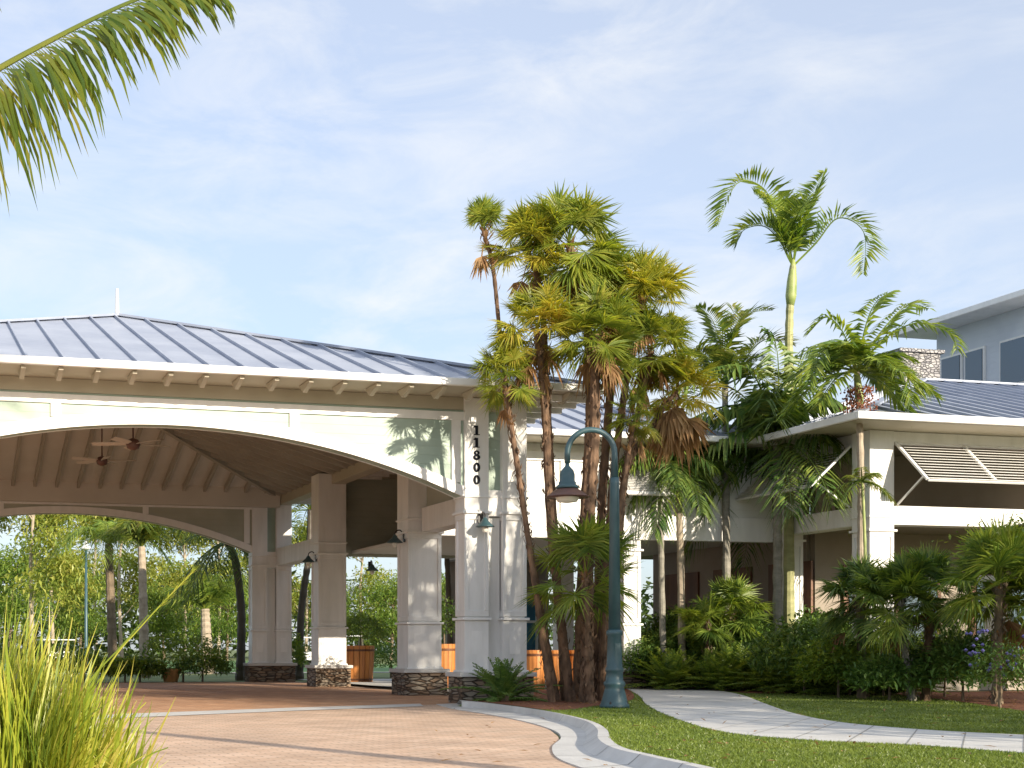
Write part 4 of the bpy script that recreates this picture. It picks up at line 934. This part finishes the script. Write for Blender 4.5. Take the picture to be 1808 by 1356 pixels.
# a few thin stray stalks arching right in front of the arch
t = thing('reed_stalks', 'few thin tall stalks arching up to the right above the grass', 'grass stalks', tuple(gr(60, 1420, 0)))
b0 = Vector(t.location); m = MB()
for P_ in ([(110, 1380), (185, 1190), (250, 1105), (345, 1005)], [(95, 1380), (150, 1220), (215, 1140), (262, 1085)], [(190, 1390), (215, 1290), (258, 1240)], [(230, 1390), (255, 1340), (297, 1320)], [(60, 1380), (110, 1180), (128, 1090)]):
    S = spline([pt(x, y, 6.8) - b0 for x, y in P_], 6); k = len(S); m.tube(S, [.006 * (1 - .6 * i / k) for i in range(k)], 5)
for _ in range(60):
    q = pt(345, 1005, 6.8) - b0; q2 = pt(280, 1075, 6.8) - b0; p_ = q2.lerp(q, random.random()); d = (q - q2).normalized() + Vector((random.gauss(0, .25), random.gauss(0, .25), random.gauss(0, .25))); _, s, u = orth(d); blade(m, p_, d.normalized(), s, u, .05, .006)
m.build('stalks', 'grass_tall', t)

# ---------------------------------------------------------------- lawn blades
m = MB(); cnt = 0
def inpoly(x, y, P):
    c = False; j = len(P) - 1
    for i in range(len(P)):
        if (P[i][1] > y) != (P[j][1] > y) and x < (P[j][0] - P[i][0]) * (y - P[i][1]) / (P[j][1] - P[i][1]) + P[i][0]: c = not c
        j = i
    return c
walkP = [tuple(p[:2]) for p in wl] + [tuple(p[:2]) for p in wr[::-1]]; m1P = [tuple(p[:2]) for p in mul1] + [(15.4, 30.1), (11.7, 30.1), (11.7, 25.6)]; m2P = [tuple(p[:2]) for p in mul2] + [(40, 21), (40, 26.6), (20.0, 26.6), (20.0, 30.1), (15.6, 30.1)]
V_ = []; Fc = []
while cnt < 80000:
    px = random.uniform(950, 1850); py = random.uniform(1225, 1372); g_ = gr(px, py, LZ)
    if not inpoly(g_.x, g_.y, lawn_pts) or inpoly(g_.x, g_.y, walkP) or inpoly(g_.x, g_.y, m1P) or inpoly(g_.x, g_.y, m2P): continue
    a = random.uniform(0, 6.28); h_ = random.uniform(.012, .034); w = .004 + .0002 * g_.y; o = len(V_)
    V_ += [(g_.x - math.cos(a) * w, g_.y - math.sin(a) * w, LZ), (g_.x + math.cos(a) * w, g_.y + math.sin(a) * w, LZ), (g_.x + random.gauss(0, .02), g_.y + random.gauss(0, .02), LZ + h_)]; Fc.append((0, 1, 2)); m.add(V_[-3:], [(0, 1, 2)]); cnt += 1
tag(m.build('grass', 'grass_blade'), 'short mown grass blades covering the lawn', None, None, 'stuff')

# ---------------------------------------------------------------- trees beyond the canopy
def tree_proto(kind, label, loc, H, cr, ch, n, ls, mat, bark, tr, group):
    t = thing(kind, label, 'tree', loc, 0, group)
    m = MB(); top = Vector((random.uniform(-.4, .4), random.uniform(-.4, .4), H * .92)); T = spline([(0, 0, -.1), (random.uniform(-.3, .3), random.uniform(-.3, .3), H * .5), top], 6)
    m.tube(T, [tr * (1 - .75 * i / (len(T) - 1)) for i in range(len(T))], 8)
    cl = []
    for i in range(16):
        z = H * (1 - ch * random.random()); a = i * 2.4; rr = cr * random.uniform(.35, .95) * (1 - .55 * max(0, (z / H - (1 - ch / 2))) / (ch / 2))
        e = Vector((math.cos(a) * rr, math.sin(a) * rr, z)); b_ = T[min(int(z / H * .88 * (len(T) - 1)), len(T) - 1)]; m.tube([b_, b_.lerp(e, .5) + Vector((0, 0, -.15)), e], [tr * .3, tr * .2, tr * .08], 5); cl.append(e)
    m.build('trunk', bark, t)
    m = MB()
    for i in range(n):
        e = cl[i % len(cl)]; s_ = cr * .30
        q = e + Vector((random.gauss(0, s_), random.gauss(0, s_), random.gauss(0, s_ * .6))); d = Vector((random.gauss(0, 1), random.gauss(0, 1), random.gauss(.1, .8))).normalized(); _, s, u = orth(d)
        blade(m, q, d, s, u, ls * random.uniform(.6, 1.5), ls * .4, .15, .3, .45)
    m.build('crown', mat, t); return t
TG = 'trees beyond the canopy'
P1 = tree_proto('pine_tree', 'tall thin pine seen through the arch, far left', tuple(gr(58, 1172)), 15, 3.0, .65, 5200, .5, 'leaf_pine', 'bark_pale', .2, TG)
P2 = tree_proto('broadleaf_tree', 'rounded green tree seen through the arch beside the far left pine', tuple(gr(15, 1168)), 9, 3.6, .75, 5200, .45, 'leaf_broad', 'bark', .2, TG)
tl = [(95, 1166, 1.0, 0, 'pine between the far left pine and the far lamp post'), (140, 1165, .8, 1, 'green tree behind the far lamp post'), (215, 1163, 1.2, 0, 'pine between the two far palms'), (290, 1164, .75, 1, 'green tree right of the pale palm trunk'), (325, 1162, 1.1, 0, 'tall pine high above the far shrubs'),
      (385, 1165, 1.0, 0, 'pine at the right end of the arch view'), (400, 1168, .7, 1, 'green tree against the rear canopy columns'), (170, 1160, 1.4, 0, 'tallest far pine in the arch view'), (540, 1163, .9, 0, 'pine seen between the rear canopy columns'), (640, 1163, 1.0, 0, 'pine seen in the middle canopy opening'), (690, 1166, .8, 1, 'green tree seen in the middle canopy opening'), (790, 1164, .9, 1, 'green tree seen left of the numbered column'), (-40, 1165, 1.1, 0, 'pine beyond the left frame edge'), (590, 1163, .85, 1, 'green tree behind the rear right column'),
      (250, 1158, 1.5, 0, 'far pine behind the pale palm trunk'), (350, 1159, 1.25, 1, 'broad green tree behind the far palms'), (120, 1159, 1.2, 1, 'broad green tree far behind the lamp post'), (470, 1161, 1.0, 0, 'pine behind the paired rear columns')]
for px, py, sc, k_, lb in tl: g_ = gr(px, py); dup((P1, P2)[k_], (g_.x, g_.y, 0), random.random() * 6, lb, sc)
# far wood as one mass
m = MB()
for i in range(14000):
    x = random.uniform(-70, 170); y = random.uniform(150, 170); z = random.uniform(0, 1) ** .8 * (8.5 + 2.5 * math.sin(x * .21) + 1.5 * math.sin(x * .57)); d = Vector((random.gauss(0, 1), random.gauss(0, 1), random.gauss(0, .7))).normalized(); _, s, u = orth(d)
    blade(m, Vector((x, y, z)), d, s, u, random.uniform(.9, 2), .8, .1)
tag(m.build('far_wood', 'leaf_wood'), 'distant wood closing the view behind the lawn', None, None, 'stuff')
# palms beyond the canopy
FG = 'palms beyond the canopy'
feather_palm('pale trunked palm with cut yellow stalks standing just beyond the driveway', [(256, 1212), (254, 1120), (252, 1030), (250, 965)], 52, .20, .13, [], 18, 3.4, .85, .06, 30, 'leaf_coconut', bark='bark_pale', base_z=0, group=FG, droop=.5, elev=(38, 85), lift=.3, arch=.7)
feather_palm('palm with dark lower trunk left of the pale one', [(200, 1208), (197, 1100), (194, 1020), (192, 960)], 55, .19, .15, [], 17, 3.4, .85, .06, 28, 'leaf_frond', bark='bark', base_z=0, group=FG, droop=.6, elev=(30, 80), lift=.3, arch=.8)
feather_palm('palm with swollen pale trunk near the far shrubs', [(367, 1172), (364, 1120), (362, 1075)], 60, .28, .18, [], 15, 3.4, 1.0, .08, 24, 'leaf_frond', bark='bark_pale', base_z=0, group=FG, droop=.5, elev=(30, 80), lift=.3)
feather_palm('dark palm standing against the rear canopy column', [(424, 1208), (426, 1080), (415, 990), (400, 955)], 47.5, .15, .12, [], 16, 2.6, .8, .06, 24, 'leaf_frond_dark', bark='rafter_dark', base_z=0, group=FG, droop=.7, elev=(-30, 60), lift=.1)
feather_palm('dark leaning palm between the rear column and the single column', [(528, 1206), (532, 1080), (545, 980), (548, 900)], 48, .14, .10, [], 14, 2.2, .7, .06, 22, 'leaf_fan', bark='rafter_dark', base_z=0, group=FG, droop=.5)
feather_palm('slender palm visible in the slot of the paired rear columns', [(468, 1206), (466, 1100), (462, 980), (460, 900)], 50, .16, .12, [], 12, 2.2, .7, .06, 20, 'leaf_frond', bark='bark_pale', base_z=0, group=FG)
feather_palm('thin dark palm seen between the canopy columns left of the numbered one', [(795, 1205), (794, 1100), (789, 985), (784, 900)], 41, .09, .07, [], 12, 1.8, .6, .05, 20, 'leaf_frond_dark', bark='rafter_dark', base_z=0, group=FG)
for px, py, w_, h_, mt, lb in ((350, 1207, 1.6, 1.6, 'leaf_broad', 'rounded green bush in the arch at the far edge of the paving'), (292, 1211, 1.0, .75, 'leaf_frond_dark', 'low dark bush right of the pale palm trunk'), (405, 1209, 1.0, .9, 'leaf_shrub', 'dark bush against the rear column base'), (100, 1200, 1.6, 1.3, 'leaf_shrub', 'wide bush behind the tall foreground grass'), (20, 1202, 1.6, 1.6, 'leaf_shrub', 'bush at the left end of the arch view'), (160, 1207, 1.1, .9, 'leaf_broad', 'low bush left of the dark palm trunk'), (535, 1206, .9, 1.7, 'leaf_broad', 'bush seen between the rear column pair and the single column'), (690, 1196, 1.3, 1.3, 'leaf_shrub', 'dark bush behind the middle barrel planter'), (785, 1195, 1.0, 1.8, 'leaf_frond_dark', 'dark bush left of the numbered column'), (225, 1205, 1.0, .8, 'leaf_lime', 'yellow green bush between two far palm trunks')):
    g_ = gr(px, py); o = thing('bush', lb, 'bush', (g_.x, max(g_.y, 44.6) if px < 560 else g_.y, 0), 0, 'bushes beyond the canopy'); bush_mesh('foliage', w_, h_, 1500, .16, mt, o); MB().tube([(0, 0, -.02), (.02, .02, h_ * .5)], [.04, .02], 6).build('stem', 'bark', o)
# white flowers / golf carts far away
def cart(px, py, label, rz):
    g_ = gr(px, py); t = thing('golf_cart', label, 'golf cart', tuple(g_), rz, 'golf carts parked beyond the canopy')
    m = MB(); m.box(-.6, .6, -1.1, 1.1, .3, .55); m.box(-.55, .55, -1.15, -.6, .55, .85); m.box(-.55, .55, .5, 1.1, .55, .8); m.build('body', 'cart_white', t, bevel=.05)
    m = MB(); m.box(-.6, .6, -.85, .95, 1.72, 1.80); m.build('roof', 'cart_white', t, bevel=.03)
    for x in (-.55, .55):
        for y in (-.75, .85): MB().bar((x, y * .9, .7), (x, y, 1.73), .04).build('post', 'dark_metal', t)
    m = MB(); m.box(-.5, .5, .0, .5, .56, .78); m.box(-.5, .5, .40, .52, .78, 1.15); m.build('seat', 'rafter_dark', t)
    for x in (-.6, .6):
        for y in (-.75, .75): m = MB(); m.tube([(x - .07, y, .22), (x + .07, y, .22)], .22, 14); m.build('wheel', 'tyre_black', t)
for px, py, lb, rz in ((82, 1168, 'leftmost white golf cart parked far behind the grass', .3), (98, 1168, 'second white golf cart far behind the grass', .2), (114, 1168, 'third white golf cart, near the far lamp post', .25), (612, 1178, 'white golf cart in the middle canopy opening', 1.2), (522, 1174, 'white golf cart between rear columns', .8)): cart(px, py, lb, rz)
def far_lamp(px, py, topy, label):
    g_ = gr(px, py); d = g_.x * _s + g_.y * _c; H = (py - topy) / F * d; t = thing('lamp_post', label, 'lamp post', tuple(g_))
    MB().lathe([(.22, 0), (.2, .3), (.11, .5), (.09, 1.4), (.06, H - .5)], n=12).build('pole', 'lamp_green', t, smooth=True)
    MB().lathe([(.03, H - .5), (.28, H - .45), (.3, H - .38), (.12, H - .2), (.05, H)], n=14).build('lamp_head', 'cart_white', t, smooth=True)
far_lamp(152, 1180, 955, 'slim teal lamp post beyond the arch with a pale head')
g_ = gr(340, 1209); g_.y = max(g_.y, 44.5); t = thing('terracotta_pot', 'small terracotta pot at the far paving edge', 'pot', (g_.x, g_.y, 0)); MB().lathe([(.22, 0), (.32, .35), (.36, .38), (.34, .42), (.26, .36)], n=18).build('pot_body', 'terracotta', t, smooth=True)

# ---------------------------------------------------------------- trees right of the camera, outside the frame: they shade the border and lawn
SG = 'trees right of the driveway outside the view'
S1 = tree_proto('shade_tree', 'bushy tree right of the walkway, outside the view, nearest the lawn', (18.3, 10.5, 0), 9.2, 2.9, .8, 7000, .32, 'leaf_broad', 'bark', .16, SG)
for x, y, sc, lb in ((22.5, 12.5, .68, 'bushy tree outside the view, second from the lawn'), (26.5, 13.0, .66, 'bushy tree outside the view, third from the lawn'), (30.5, 14, .66, 'bushy tree outside the view, farthest right'), (16.8, 5.5, .98, 'bushy tree outside the view, closest to the camera')):
    dup(S1, (x, y, 0), random.random() * 6, lb, sc)

# ---------------------------------------------------------------- second coconut palm, right of the camera: its frond shades the left end of the front wall
cb = Vector((7.9, 4.0, 0)); ct = Vector((-.1, .2, 12.3))
t = thing('coconut_palm', 'tall coconut palm right of the camera, outside the view', 'palm tree', tuple(cb))
trunk_mesh([(0, 0, -.02), (.15, 0, 6), ct], .17, .12, 1, .4).build('trunk', 'bark_grey', t)
m = MB()
for i in range(11):
    a = i * .571 + .2
    P = [ct + Vector((math.cos(a) * L_ * (1 - .08 * L_ / 3), math.sin(a) * L_ * (1 - .08 * L_ / 3), .6 * L_ - .30 * L_ * L_)) for L_ in (0, .7, 1.3, 1.9, 2.4)]
    coco(P, .55, 44)
m.build('crown', 'leaf_coconut', t)

# ---------------------------------------------------------------- joints and litter
m = MB()
for i in range(3, len(wl) - 1, 3):
    a, b_ = wl[i], wr[i]; d = (wl[i + 1] - wl[i]).normalized() * .008; z = LZ + .0145
    m.add([(a.x - d.x, a.y - d.y, z), (b_.x - d.x, b_.y - d.y, z), (b_.x + d.x, b_.y + d.y, z), (a.x + d.x, a.y + d.y, z)], [(0, 1, 2, 3)])
tag(m.build('walkway_joints', 'joint_grey'), 'thin dark joints across the walkway', None, None, 'structure')
m = MB()
for i in range(5, len(inner) - 2, 6):
    k = i * 7; d = (inner[i + 1] - inner[i]).normalized() * .008
    P_ = [Vector(vs_[k + j]) + Vector((0, 0, .004)) for j in range(1, 6)]
    m.add([tuple(p - d) for p in P_] + [tuple(p + d) for p in P_], [(j, j + 1, j + 6, j + 5) for j in range(4)])
tag(m.build('kerb_joints', 'joint_grey'), 'thin dark joints across the kerb', None, None, 'structure')
m = MB(); c_ = 0
while c_ < 420:
    px = random.uniform(760, 1800); py = random.uniform(1216, 1350); g_ = gr(px, py, LZ)
    inm = inpoly(g_.x, g_.y, m1P) or inpoly(g_.x, g_.y, m2P); inl = inpoly(g_.x, g_.y, lawn_pts)
    if not inm and random.random() > .03: continue
    z = LZ + .03 if inl else .02
    d = Vector((random.gauss(0, 1), random.gauss(0, 1), random.gauss(0, .25))).normalized(); _, sd2, u = orth(d); blade(m, Vector((g_.x, g_.y, z)), d, sd2, u, random.uniform(.05, .14), .03); c_ += 1
tag(m.build('leaf_litter', 'leaf_dead'), 'fallen brown leaf scraps on the mulch and lawn', None, None, 'stuff')
